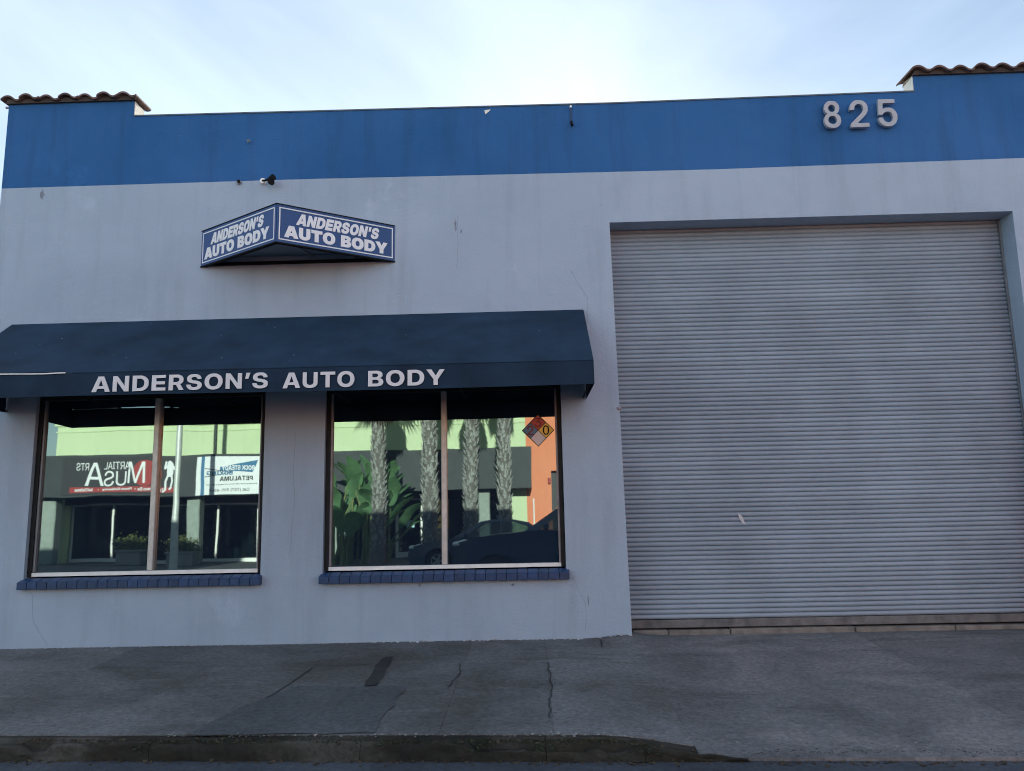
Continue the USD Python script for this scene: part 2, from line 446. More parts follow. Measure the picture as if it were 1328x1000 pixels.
def edge_z(x):
    t = np.clip((np.asarray(x, float) - 0.36) / 0.85, 0, 1)
    return 0.105 - 0.088 * t * t * (3 - 2 * t)


def walk_z(x, y):
    x, y = np.asarray(x, float), np.asarray(y, float)
    t = np.clip(-y / -kerb_y(x), -0.3, 1.0)
    d = np.clip((x - 0.9) / 0.5, 0, 1)
    z = (WALL_Z - 0.012 * d) + (edge_z(x) - WALL_Z + 0.012 * d) * np.maximum(t, 0)
    z = z + 0.032 * np.exp(-((x - 0.86) / 0.22) ** 2 - (np.minimum(y, 0) / 0.18) ** 2) * (y > -1)
    return z + 0.010 * (meshkit.fbm(np.stack([x * 1.3, y * 1.3, 0 * x], -1), 3, 5) - 0.5)


single('road', grid(np.linspace(-320, 320, 9), np.linspace(-320, 320, 9), lambda u, v: (u, v, 0 * u)), M['asphalt'], kind='structure')


def slab_mesh(x0, x1, y0, y1, lift=0.0, res=0.09, thick=0.05, yk=False, yk1=False):
    """a paving slab following the pavement's fall; yk: its street edge follows the kerb"""
    nu, nv = max(3, int((x1 - x0) / res)), max(3, int(abs(y1 - y0) / res))
    us, vs = np.linspace(x0, x1, nu), np.linspace(0, 1, nv)

    def fn(u, v):
        lo = kerb_y(u) + (0.15 if x0 < 0.9 else 0.012) if yk else y0
        y = lo + (y1 - lo) * v
        return u, y, walk_z(u, y) + lift
    top = grid(us, vs, fn)
    v = np.asarray(top.vertices)
    n = nu * nv
    idx = np.arange(n).reshape(nu, nv)
    ring = np.concatenate([idx[:, 0], idx[-1, 1:], idx[::-1, -1][1:], idx[0, ::-1][1:-1]])
    low = v[ring].copy(); low[:, 2] -= thick
    edge = v[ring].copy()
    top_in = v.copy()
    f = list(top.faces)
    k = len(ring)
    for a in range(k):
        b = (a + 1) % k
        f += [[ring[a], n + a, n + b], [ring[a], n + b, ring[b]]]
    return trimesh.Trimesh(np.vstack([top_in, low]), f, process=False)


bed = thing('sidewalk', kind='structure')
part(bed, 'subgrade', grid(np.linspace(-9.4, 0.93, 70), np.linspace(0, 1, 20), lambda u, v: (u, kerb_y(u) + 0.15 + (0.0 - kerb_y(u) - 0.15) * v, walk_z(u, kerb_y(u) + 0.15 + (-kerb_y(u) - 0.15) * v) - 0.006)), M['walk'])
J = 0.001
xs = [-9.4, -7.6, -5.7, -3.8, -1.86, -0.60, 0.10, 0.93]
for i in range(len(xs) - 1):
    a, b = xs[i] + J, xs[i + 1] - J
    part(bed, 'concrete_slab', slab_mesh(a, b, -0.93 + J, -0.002), M['walk'])
    part(bed, 'concrete_slab', slab_mesh(a, b, -3.0, -0.93 - J, yk=True), M['walk'])
drv = thing('driveway', kind='structure')
part(drv, 'subgrade', grid(np.linspace(0.94, 5.8, 40), np.linspace(0, 1, 20), lambda u, v: (u, kerb_y(u) + 0.02 + (0.27 - kerb_y(u)) * v, walk_z(u, kerb_y(u) + (0.27 - kerb_y(u)) * v) - 0.006)), M['walk'])
for a, b in ((0.93 + J, 3.05 - J), (3.05 + J, 4.96), (4.97, 8.0)):
    y_in = 0.26 if b < 4.99 else -0.002
    part(drv, 'concrete_slab', slab_mesh(a, b, -0.52 + J / 2, y_in), M['drive'])
    part(drv, 'concrete_slab', slab_mesh(a, b, -3.1, -0.52 - J / 2, yk=True), M['drive'])


def sheet(outline, lift=0.004, res=0.06, rough=0.03, seed=1):
    """thin repair sheet with a ragged outline laid on the pavement"""
    p = Polygon(outline).segmentize(0.05)
    c = np.array(p.exterior.coords)[:-1]
    c = c + rough * (np.stack([meshkit.fbm(np.c_[c * 6, np.full(len(c), k)], 3, seed) for k in (0.3, 7.7)], 1) - 0.5)
    p = max(polys(Polygon(c).buffer(0)), key=lambda g: g.area)
    m = trimesh.creation.triangulate_polygon(p, engine='earcut')
    v = np.c_[m[0], np.zeros(len(m[0]))]
    t = trimesh.Trimesh(v, m[1], process=True).subdivide_to_size(0.18)
    w = np.asarray(t.vertices).copy()
    w[:, 2] = walk_z(w[:, 0], w[:, 1]) + lift
    t = trimesh.Trimesh(w, t.faces, process=False)
    if t.face_normals[:, 2].mean() < 0:
        t.invert()
    return t


rep = part(bed, 'asphalt_patch', sheet([(-1.80, -1.62), (-0.98, -1.66), (-1.0, -2.76), (-2.2, -2.74), (-2.02, -2.1)], 0.006, rough=0.10, seed=3), M['patch'], label='bluish grey asphalt repair patch by the kerb')
part(bed, 'tar_strip', sheet([(-1.33, -0.70), (-1.24, -0.66), (-1.20, -1.62), (-1.29, -1.66)], 0.010, rough=0.06, seed=4), M['cut'], label='black tar strip across the pavement')


def crack(pts, w, seed, lift=0.0045):
    ln = LineString(pts).segmentize(0.03)
    c = np.array(ln.coords)
    c = c + 0.05 * (np.stack([meshkit.fbm(np.c_[c * 9, np.full(len(c), k)], 3, seed) for k in (1.3, 5.1)], 1) - 0.5)
    return sheet(np.array(LineString(c).buffer(w / 2).exterior.coords)[:-1], lift, rough=0.012, seed=seed)


for k, (pts, w) in enumerate([([(-0.64, -0.95), (-0.60, -1.3), (-0.66, -1.72)], 0.010), ([(0.10, -1.0), (0.12, -1.7), (0.08, -2.5)], 0.011),
                              ([(-1.86, -1.0), (-1.88, -1.5), (-1.95, -1.9)], 0.012), ([(0.62, -0.1), (0.6, -0.4)], 0.014), ([(-1.86, -0.95), (-1.5, -0.94), (-1.4, -0.93)], 0.007)]):
    part(bed, 'crack', crack(pts, w, 20 + k), M['cut'])
# kerb stones, dying into the driveway
kb = thing('kerb', kind='structure')
ks = [-9.4, -7.6, -5.7, -3.9, -2.35, -1.05, 0.05, 0.62, 1.2]
for i in range(len(ks) - 1):
    x0, x1 = ks[i] + 0.0015, ks[i + 1] - 0.0015
    n = max(6, int((x1 - x0) / 0.04))

    def kf(u, v):
        # v walks: back of the top -> front edge -> foot
        y = np.interp(v, [0, 0.45, 0.55, 0.62, 1.0], [0.15, 0.03, 0.008, 0.0, -0.012])
        h = np.interp(v, [0, 0.45, 0.55, 0.62, 1.0], [1, 1, 0.93, 0.82, -0.06])
        top = edge_z(u) + 0.002
        j = meshkit.fbm(np.stack([u * 7, v * 4, 0 * u + 2], -1), 4, 9) - 0.5
        chip = np.maximum(0, meshkit.fbm(np.stack([u * 3.1, 0 * v, 0 * u + 8], -1), 4, 12) - 0.55)
        low = np.clip((-2.3 - u) / 1.4, 0, 1) * 0.035
        zz = top * h - chip * 0.40 * (v > 0.3) * (v < 0.75) - low * (v < 0.8) * (v > 0.3)
        return u, kerb_y(u) + y - 0.055 * j * (v > 0.3), np.maximum(zz + 0.03 * j * (v > 0.2), -0.02)
    kmesh = grid(np.linspace(x0, x1, n), np.linspace(0, 1, 14), kf)
    kmesh.invert()
    if kmesh.face_normals[:, 2].mean() < 0:
        kmesh.invert()
    part(kb, 'kerb_stone', kmesh, M['kerb'], smooth=50)

# dirt, leaves, stones gathered in the gutter and along the wall
deb = []


def chip_at(x, y, z, s):
    m = trimesh.convex.convex_hull(RNG.normal(size=(6, 3)) * [s, s, s * 0.45])
    m.apply_translation([x, y, z + s * 0.2])
    return m


for k in range(900):
    x = RNG.uniform(-6.2, 1.5) if k % 3 else RNG.uniform(1.3, 5.6)
    y = kerb_y(x) - abs(RNG.normal()) * 0.035 - 0.005
    deb.append(chip_at(x, y, 0.0, RNG.uniform(0.003, 0.012)))
for k in range(420):
    x = RNG.uniform(-3.2, 1.0)
    y = kerb_y(x) + RNG.uniform(0.0, 0.1)
    deb.append(chip_at(x, y, float(edge_z(x)) - 0.004, RNG.uniform(0.003, 0.011)))
single('gutter_debris', cat(deb), M['leaf_litter'], 'brown leaf litter and grit gathered along the kerb and gutter', 'debris', kind='stuff')
deb = []
for k in range(260):
    x = RNG.uniform(-5.4, 0.93)
    deb.append(chip_at(x, -0.004 - abs(RNG.normal()) * 0.02, float(walk_z(x, -0.02)), RNG.uniform(0.003, 0.009) * (1.5 if x > -1.6 else 0.7)))
single('paint_flakes', cat(deb), M['flake'], 'pale flakes of paint and plaster along the foot of the wall', 'debris', kind='stuff')
deb = []
for k in range(150):
    x = RNG.choice([-0.37, 0.63, -2.35, -1.05, 0.06]) + RNG.normal() * 0.05
    deb.append(chip_at(x, kerb_y(x) + RNG.uniform(-0.03, 0.06), float(edge_z(x)) * RNG.uniform(0.5, 1.0), RNG.uniform(0.004, 0.012)))
for k in range(900):
    x = RNG.uniform(-2.4, 0.7)
    d = np.array([RNG.normal() * 0.4, -abs(RNG.normal()) * 0.4, 1.0]) * RNG.uniform(0.008, 0.028)
    b = np.array([x, kerb_y(x) + RNG.uniform(0.0, 0.06), float(edge_z(x)) - 0.006])
    deb.append(trimesh.Trimesh([b - [0.003, 0, 0], b + [0.003, 0, 0], b + d], [[0, 1, 2]], process=False))
single('moss_tufts', cat(deb), M['moss'], 'small dark moss tufts in the joints of the kerb', 'moss', kind='stuff')
deb = []
for k in range(700):
    x = RNG.choice([1.3, 1.7, 2.6, 3.6, 4.4, 5.0]) + RNG.normal() * 0.25
    y = kerb_y(x) + 0.10 + RNG.normal() * 0.03
    deb.append(chip_at(x, y, float(walk_z(x, y)) if x > 1.2 else 0.0, RNG.uniform(0.0015, 0.0045)))
dch = []
for k in range(420):
    x = RNG.uniform(-2.4, 1.0) if k % 3 else RNG.uniform(1.0, 5.5)
    y = kerb_y(x) + (0.14 if x < 0.7 else 0.24) + RNG.normal() * 0.02
    dch.append(chip_at(x, y, float(walk_z(x, y)), RNG.uniform(0.002, 0.007)))
single('concrete_crumbs', cat(dch), M['crumb'], 'pale crumbs of worn concrete along the top edge of the kerb', 'crumbs', kind='stuff')
single('gutter_dirt', cat(deb), M['soil'], 'dark dirt strewn along the lower lip of the driveway', 'dirt', kind='stuff')

# ------------------------------------------------------------------ the shop building
L, Rr, TH = -5.545, 5.56, 0.21
BAND = [(-5.545, 4.980), (-2.27, 4.984), (0.97, 4.962), (2.0, 4.957), (5.18, 4.981), (5.56, 4.985)]
ROOF = [(-4.172, 5.756), (-2.28, 5.745), (1.0, 5.729), (2.05, 5.738), (4.135, 5.756)]
DOOR = [(0.876, 4.409), (4.992, 4.409), (4.95, 0.18), (0.938, 0.18)]
WIN = [(-4.985, -2.652), (-2.045, 0.318)]
WZ0, WZ1 = 0.905, 2.74
shop = thing('auto_body_shop', 'single storey grey stucco shop with broad blue band, tile capped corners and roller door', 'building')
body = Polygon([(L, 0.0)] + BAND + [(Rr, 0.0)])
body = body.difference(Polygon([DOOR[0], DOOR[1], (4.95, -1), (0.938, -1)]))
for a, b in WIN:
    body = body.difference(sbox(a, WZ0, b, WZ1))
part(shop, 'wall', ext_xz(body, 0.0, TH), M['grey'])
band = Polygon(BAND[::-1] + [(L, 5.934), (-4.172, 5.934)] + ROOF + [(4.135, 5.934), (Rr, 5.934)])
part(shop, 'painted_band', ext_xz(band, 0.0, TH), M['blue'], label='deep blue painted parapet band')
part(shop, 'side_wall', bx(L, L + 0.2, TH, 20, 0, 5.5), M['grey'])
part(shop, 'side_wall', bx(Rr - 0.2, Rr, TH, 20, 0, 5.5), M['grey'])
part(shop, 'rear_wall', bx(L, Rr, 20, 20.2, 0, 5.5), M['grey'])
part(shop, 'roof', bx(L + 0.2, Rr - 0.2, TH, 20, 5.15, 5.25), M['roof'])
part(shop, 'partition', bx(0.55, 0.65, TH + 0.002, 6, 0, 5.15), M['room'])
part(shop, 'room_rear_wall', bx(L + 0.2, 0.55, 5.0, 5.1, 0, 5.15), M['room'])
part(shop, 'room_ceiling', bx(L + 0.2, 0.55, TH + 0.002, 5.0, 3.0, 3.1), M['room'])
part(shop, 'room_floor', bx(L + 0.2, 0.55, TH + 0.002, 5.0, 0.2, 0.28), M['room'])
# thin cap along the low parapet
cp = np.array(ROOF)
caps = Polygon(list(map(tuple, cp)) + [(x, z + 0.014) for x, z in cp[::-1]])
part(shop, 'parapet_cap', ext_xz(caps, -0.008, TH + 0.01), M['cap'])
# rendered side faces of the raised corners
part(shop, 'pillar_side', bx(-4.172, -4.165, 0.006, TH - 0.006, 5.765, 5.930), M['cream'])
part(shop, 'pillar_side', bx(4.128, 4.135, 0.006, TH - 0.006, 5.765, 5.930), M['cream'])


def tile_mesh(x0, w, seed):
    """one S shaped clay tile, running front to back, falling to the street"""
    r = random.Random(seed)
    us = np.linspace(0, 1, 17)
    prof = np.where(us < 0.66, 0.036 * np.sin(us / 0.66 * PI) ** 0.8, -0.014 * np.sin((us - 0.66) / 0.34 * PI))
    y0, y1 = -0.075 + r.uniform(-0.012, 0.012), TH + 0.07
    dz = r.uniform(-0.006, 0.006)
    ys = np.linspace(y0, y1, 4)
    th = 0.02
    top = grid(us, ys, lambda u, v: (x0 + u * w * 1.03, v, 5.978 + dz + prof[:, None] * (1 - 0.25 * (v - y0) / (y1 - y0)) + 0.04 * (v - y0)))
    low = top.copy(); low.vertices[:, 2] -= th; low.invert()
    n, nv = len(us), len(ys)
    V = np.vstack([top.vertices, low.vertices])
    F = [top.faces, low.faces + len(top.vertices)]
    idx = np.arange(n * nv).reshape(n, nv)
    ring = np.concatenate([idx[:, 0], idx[-1, 1:], idx[::-1, -1][1:], idx[0, ::-1][1:]])
    off = n * nv
    F.append(np.array([[ring[i], ring[i] + off, ring[i + 1] + off] for i in range(len(ring) - 1)]))
    F.append(np.array([[ring[i], ring[i + 1] + off, ring[i + 1]] for i in range(len(ring) - 1)]))
    m = trimesh.Trimesh(V, np.vstack(F), process=False)
    if top.face_normals[:, 2].mean() < 0:
        m.invert()
    return m


for (px0, px1, n) in ((-5.60, -4.13, 7), (4.09, 5.62, 7)):
    w = (px1 - px0) / n
    tr = node(shop, 'tile_coping')
    uu = np.linspace(0, n, n * 16 + 1)
    hh = np.where(uu % 1 < 0.66, 0.031 * np.abs(np.sin(uu % 1 / 0.66 * PI)) ** 0.8, -0.012 * np.sin((uu % 1 - 0.66) / 0.34 * PI)) + 5.958
    pm_ = Polygon([(px0 + 0.04, 5.935)] + [(px0 + u * w, h) for u, h in zip(uu, hh) if 0.2 < u < n - 0.2] + [(px1 - 0.04, 5.935)])
    part(tr, 'mortar_fill', ext_xz(pm_.buffer(0), -0.028, TH + 0.02), M['mortar'])
    for k in range(n):
        part(tr, 'roof_tile', tile_mesh(px0 + k * w, w, k + int(px0 * 10)), M['tile'], smooth=40)
part(shop, 'pipe_stub', tube([(L - 0.05, 0.03, 5.92), (L + 0.01, 0.03, 5.92)], 0.012), M['steel'])

# windows with frames, mullion, panes and blue brick sills
panes = []
for k, (a, b) in enumerate(WIN):
    zb = 0.942
    c, al = 0.045, 0.018
    fr = [bx(a, a + c, 0.05, 0.13, zb, WZ1), bx(b - c, b, 0.05, 0.13, zb, WZ1), bx(a + c, b - c, 0.05, 0.13, WZ1 - c, WZ1)]
    win = part(shop, 'window', cat(fr), M['bronze'])
    part(win, 'glazing_bead', bx(a + c, a + c + al, 0.066, 0.118, zb + 0.04, WZ1 - c), M['steel'])
    part(win, 'glazing_bead', bx(b - c - al, b - c, 0.066, 0.118, zb + 0.04, WZ1 - c), M['steel'])
    part(win, 'bottom_rail', bx(a + c, b - c, 0.052, 0.125, zb, zb + 0.036), M['white_paint'], label='chalky white bottom rail')
    mx = (-3.768, -0.862)[k]
    part(win, 'mullion', rbx(mx - 0.027, mx + 0.027, 0.045, 0.14, zb + 0.038, WZ1 - c - 0.002, 0.006), M['alu'])
    for q, (g0, g1) in enumerate(((a + c + al, mx - 0.027), (mx + 0.027, b - c - al))):
        y = 0.095
        # panes are never quite plumb
        ty, tz = ((0.0012, -0.0008), (-0.001, 0.001), (0.0006, 0.0006), (-0.0006, 0.0))[2 * k + q]
        gm = bx(g0, g1, y, y + 0.006, zb + 0.036, WZ1 - c)
        v = gm.vertices
        v[:, 1] += ty * (v[:, 0] - (g0 + g1) / 2) + tz * (v[:, 2] - 1.8)
        gm = trimesh.Trimesh(v, gm.faces, process=False)
        panes.append(part(win, 'glass_pane', gm, M['pane']))
    sl = part(shop, 'window_sill', ext_xz(sbox(a + 0.01, 0.845, b - 0.01, 0.895), -0.045, 0.05), M['grout'])
    n = 24
    x0, x1 = (a - 0.02, b + 0.03) if k else (a - 0.02, b + 0.02)
    bw = (x1 - x0) / n
    for i in range(n):
        j = RNG.uniform(-0.0015, 0.0015)
        bm = rbx(x0 + i * bw + 0.002, x0 + (i + 1) * bw - 0.002, -0.072 + j, 0.045, 0.828 + j, 0.897 + j, 0.003)
        v = np.asarray(bm.vertices).copy()
        v[:, 2] += np.where(v[:, 2] > 0.87, (v[:, 1] + 0.07) * 0.28, 0)
        part(sl, 'sill_brick', trimesh.Trimesh(v, bm.faces, process=False), M['sillbrick'])

# roller door
rd = node(shop, 'roller_door', 'closed grey roller door of narrow horizontal slats')
SZ0, SZ1, pitch = 0.402, 4.425, 0.0468
n = int(round((SZ1 - SZ0) / pitch))
us = np.linspace(0, 1, 8)
for i in range(n):
    z0 = SZ0 + i * pitch
    jx, jy = RNG.uniform(-0.002, 0.002), RNG.uniform(-0.0012, 0.0012)
    py = np.array([0.024, 0.011, 0.0022, 0, 0.0006, 0.003, 0.008, 0.022]) + 0.266 + jy
    pz = z0 + np.array([0.0, 0.004, 0.013, 0.021, 0.029, 0.037, 0.0435, 0.0462])
    sag = 0.004
    xs_ = np.linspace(0.90, 4.985, 5)
    sm = grid(xs_, np.arange(8), lambda u, v: (u, np.broadcast_to(py, u.shape) + 0.004 * np.sin(u * 2.1 + i * 0.05), np.broadcast_to(pz, u.shape) - sag * np.sin((u - 0.9) / 4.1 * PI)))
    if sm.face_normals[:, 1].mean() > 0:
        sm.invert()
    part(rd, 'slat', sm, M['slat'], smooth=True)
part(rd, 'backing', bx(0.88, 5.03, 0.292, 0.31, 0.27, 4.45), M['black'])
part(rd, 'bottom_bar', rbx(0.90, 4.985, 0.262, 0.288, 0.318, 0.396, 0.006), M['tan'], label='dirty tan bottom bar')
part(rd, 'guide', cat([bx(0.86, 0.905, 0.235, 0.255, 0.27, 4.44), bx(0.862, 0.87, 0.255, 0.29, 0.27, 4.44)]), M['steel'])
part(rd, 'guide', cat([bx(4.98, 5.03, 0.235, 0.255, 0.27, 4.44), bx(5.02, 5.03, 0.255, 0.29, 0.27, 4.44)]), M['steel'])
for a, b, dz in ((0.955, 1.30, 0.0), (1.306, 1.90, -0.004), (1.907, 3.10, 0.002), (3.108, 4.06, -0.003), (4.066, 4.94, -0.005)):
    part(shop, 'threshold_stone', rbx(a, b, 0.20 + RNG.uniform(-0.01, 0.01), 0.30, 0.20, 0.306 + dz, 0.008), M['threshold'])
part(shop, 'door_lintel', bx(0.90, 4.985, TH + 0.002, 0.262, 4.414, 4.47), M['grey'])
part(shop, 'door_jamb', bx(0.80, 0.87, TH + 0.002, 0.30, 0.0, 4.41), M['grey'])
part(shop, 'door_jamb', bx(4.996, 5.06, TH + 0.002, 0.30, 0.0, 4.41), M['grey'])

# ------------------------------------------------------------------ awning
AX0, AX1, P_, ZT, ZF, ZB = -5.30, 0.572, 1.0, 3.487, 2.768, 2.555
aw = thing('canvas_awning', 'long navy canvas awning with white lettering over both shop windows', 'awning')


def canopy(u, v):
    y = -0.012 - (P_ - 0.012) * v
    z = ZT + (ZF - ZT) * v
    rib = np.abs(np.sin((u - AX0) / (AX1 - AX0) * 5 * PI))
    sag = 0.026 * rib * np.sin(v * PI) + 0.034 * (meshkit.fbm(np.stack([u * 2.6, v * 2.2 + u * 0.8, 0 * u], -1), 4, 3) - 0.5) * np.sin(v * PI)
    tear = np.clip((-4.10 - u) / 0.12, 0, 1) * np.clip((u + 4.9) / 0.2, 0, 1) * np.clip((v - 0.8) / 0.2, 0, 1)
    return u, y + 0.0 * u, z - sag + 0.012 * tear
part(aw, 'canopy', grid(np.linspace(AX0, AX1, 90), np.linspace(0, 1, 22), canopy), M['canvas'], smooth=True)


def valance(u, v):
    wob = 0.008 * (meshkit.fbm(np.stack([u * 1.7, v * 1.2, 0 * u], -1), 3, 8) - 0.5)
    return u, -P_ - 0.002 - 0.004 * v + wob * v, ZF - 0.002 + (ZB - ZF) * v + 0.006 * np.sin((u - AX0) * 1.1) * v
sp = []
for k in range(34):
    u, v = RNG.uniform(-5.2, 0.5), RNG.uniform(0.05, 0.95)
    q = np.array([float(np.squeeze(t)) for t in canopy(np.array([u]), np.array([v]))])
    sp.append(ball(q + [0, -0.002, 0.002], RNG.uniform(0.002, 0.006), 1, (1, 1, 0.5)) if False else chip_at(q[0], q[1] - 0.002, q[2], RNG.uniform(0.0015, 0.0045)))
part(aw, 'droppings', cat(sp), M['flake'], kind='stuff')
part(aw, 'valance', grid(np.linspace(AX0, AX1, 80), np.linspace(0, 1, 6), valance), M['canvas'], smooth=True)
part(aw, 'hem', tube([(x, -P_ - 0.002, ZF - 0.001) for x in np.linspace(-4.06, AX1, 12)], 0.005, 6), M['canvas'])
part(aw, 'torn_edge', cat([tube([(x, -P_ - 0.008, ZF - 0.001 + 0.0025 * math.sin(9 * x)) for x in np.linspace(-5.28, -4.12, 24)], 0.006, 6)]), M['white_paint'], label='frayed white edge of a tear')
for xe in (AX0, AX1):
    q = trimesh.creation.extrude_polygon(Polygon([(0.0, ZT - 0.004), (P_, ZF - 0.004), (P_, ZB), (0.0, ZB + 0.02)]), 0.006, engine='earcut')
    v = q.vertices
    part(aw, 'end_panel', fixwind(trimesh.Trimesh(np.stack([xe - 0.003 + v[:, 2], -v[:, 0] - 0.006, v[:, 1]], 1), q.faces, process=False)), M['canvas'])
ribs = [AX0 + 0.03 + (AX1 - AX0 - 0.06) * k / 5 for k in range(6)]
for x in ribs:
    part(aw, 'frame_rib', cat([tube([(x, -0.03, ZT - 0.05), (x, -P_ + 0.03, ZF - 0.045)], 0.014, 8), tube([(x, -P_ + 0.03, ZF - 0.03), (x, -P_ + 0.03, ZB + 0.02)], 0.014, 8), tube([(x, -0.02, ZB + 0.03), (x, -P_ + 0.03, ZB + 0.03)], 0.008, 8)]), M['black'])
part(aw, 'front_rail', tube([(AX0 + 0.02, -P_ + 0.03, ZF - 0.03), (-4.95, -P_ + 0.03, ZF - 0.03)], 0.012, 8), M['black'])
part(aw, 'front_rail', tube([(-3.95, -P_ + 0.03, ZF - 0.03), (AX1 - 0.02, -P_ + 0.03, ZF - 0.03)], 0.012, 8), M['black'])
for word, u0, u1 in (("ANDERSON\u2019S", -3.872, -2.300), ('AUTO', -2.168, -1.533), ('BODY', -1.412, -0.736)):
    dz = 0.006 * math.sin(((u0 + u1) / 2 - AX0) * 1.1)
    sh = fit(glyph(word, 760, 0.05), u0, u1, 2.580 + dz, 2.724 + dz)
    m = ext_xz(sh, -P_ - 0.017, -P_ - 0.010)
    part(aw, 'lettering', m, M['letter_white'])

# ------------------------------------------------------------------ V shaped wall sign
sg = thing('wall_sign', 'V shaped blue and white sign standing out from the wall above the awning', 'sign')
EL, AP, ER, S0, S1 = np.array([-3.372, -0.004]), np.array([-2.372, -0.69]), np.array([-1.348, -0.004]), 4.055, 4.432
for (p, q) in ((EL, AP), (AP, ER)):
    d = q - p; ln = np.linalg.norm(d); U = np.array([*(d / ln), 0.0]); W = np.array([U[1], -U[0], 0.0]); V = np.array([0, 0, 1.0])
    if W[1] > 0:
        W = -W
    o = np.array([p[0], p[1], S0]); h = S1 - S0
    pan = part(sg, 'sign_panel', frame_map(ext(sbox(0.004, 0, ln - 0.004, h), 0.03), o - W * 0.03, U, V, W), M['sign_blue'])
    i0, bw = 0.026, 0.011
    rim = sbox(i0, i0, ln - i0, h - i0).difference(sbox(i0 + bw, i0 + bw, ln - i0 - bw, h - i0 - bw))
    part(pan, 'border', frame_map(ext(rim, 0.003), o, U, V, W), M['sign_white'])
    left = p is EL
    a = (0.135, 0.845, 0.055, 0.915) if left else (0.155, 0.855, 0.065, 0.93)
    t1 = fit(glyph("ANDERSON'S", 900, 0.02, stroke=2), a[0] * ln, a[1] * ln, 0.525 * h, 0.845 * h, shear=0.26)
    t2 = fit(glyph('AUTO BODY', 900, 0.03, stroke=3), a[2] * ln, a[3] * ln, 0.15 * h, 0.475 * h)
    part(pan, 'lettering', frame_map(ext(t1, 0.003), o, U, V, W), M['sign_white'])
    part(pan, 'lettering', frame_map(ext(t2, 0.003), o, U, V, W), M['sign_white'])
    part(pan, 'edge_trim', cat([frame_map(ext(sbox(0, -0.012, ln, 0.0), 0.042), o - W * 0.036, U, V, W), frame_map(ext(sbox(0, h, ln, h + 0.008), 0.042), o - W * 0.036, U, V, W)]), M['black'])
tri = Polygon([(EL[0] + 0.06, -0.006), (AP[0], AP[1] + 0.06), (ER[0] - 0.06, -0.006)])
for dz, nm in ((0.09, 'base_plate'), (S1 - S0 - 0.03, 'top_plate')):
    t = ext(tri, 0.006); t.apply_translation([0, 0, S0 + dz - 0.003])
    part(sg, nm, t, M['plate'])
part(sg, 'brace', tube([(AP[0] + 0.17, -0.01, S0 + 0.07), (AP[0] + 0.02, AP[1] + 0.09, S0 + 0.07)], 0.012, 8), M['steel'])
part(sg, 'wall_rail', bx(EL[0] + 0.1, ER[0] - 0.1, -0.03, -0.002, S0 + 0.0, S0 + 0.03), M['black'])

# ------------------------------------------------------------------ street number
nu = thing('street_number', 'raised grey numerals 825 on the blue band', 'house number')
for d, u0, u1 in (('8', 3.146, 3.314), ('2', 3.418, 3.602), ('5', 3.708, 3.897)):
    sh = fit(glyph(d, 540), u0, u1, 5.349, 5.645).buffer(0.003).simplify(0.001)
    part(nu, 'numeral', ext_xz(sh, -0.066, -0.03), M['numeral'])
    cx = (u0 + u1) / 2
    part(nu, 'standoff', cat([tube([(cx - 0.0, -0.035, zz), (cx - 0.0, 0.002, zz)], 0.008, 6) for zz in (5.375, 5.625)]), M['steel'])

# ------------------------------------------------------------------ small things on the wall
sc = thing('security_light', 'small black spotlight with white puck base above the wall sign', 'spotlight')
part(sc, 'base', tube([(-2.742, 0.003, 4.966), (-2.742, -0.035, 4.966)], [0.034, 0.03], 14), M['white_paint'])
part(sc, 'arm', tube([(-2.742, -0.03, 4.966), (-2.69, -0.07, 4.955), (-2.655, -0.085, 4.945)], 0.011, 8), M['black'])
part(sc, 'head', cat([tube([(-2.665, -0.075, 4.952), (-2.60, -0.12, 4.962)], [0.022, 0.034], 12), tube([(-2.655, -0.075, 4.93), (-2.615, -0.12, 4.905)], [0.02, 0.03], 12)]), M['black'])
kn = thing('wall_fitting', 'tiny dark round fitting left of the spotlight', 'fitting')
part(kn, 'plate', tube([(-3.003, 0.002, 4.968), (-3.003, -0.012, 4.968)], 0.026, 12), M['steel'])
part(kn, 'stem', tube([(-3.003, -0.01, 4.968), (-2.99, -0.05, 4.962)], [0.012, 0.018], 8), M['black'])
hk = thing('wall_hook', 'rusty bolt and hanging bracket on the middle of the blue band', 'bracket')
part(hk, 'bolt', tube([(0.517, 0.002, 5.70), (0.517, -0.03, 5.70)], 0.012, 8), M['white_paint'])
part(hk, 'strap', bx(0.508, 0.526, -0.010, -0.001, 5.52, 5.69), M['strap'])
part(hk, 'hook', tube([(0.517, -0.01, 5.53), (0.517, -0.045, 5.515), (0.52, -0.05, 5.49), (0.524, -0.02, 5.485)], 0.013, 8), M['black'])
ey = thing('eye_bolt', 'tiny pale eye bolt on the blue band above the spotlight', 'eye bolt')
part(ey, 'shank', tube([(-2.913, 0.002, 5.435), (-2.905, -0.03, 5.43)], 0.007, 6), M['white_paint'])
part(ey, 'ring', tube([(-2.905 + 0.014 * math.cos(a), -0.035, 5.418 + 0.014 * math.sin(a)) for a in np.linspace(0, 2 * PI, 14)], 0.005, 6), M['steel'])
part(shop, 'bare_plaster', ext_xz(Polygon([(-0.40, 5.70), (-0.335, 5.705), (-0.355, 5.68), (-0.392, 5.652)]), -0.003, 0.001), M['cream'], label='chip of bare white plaster')
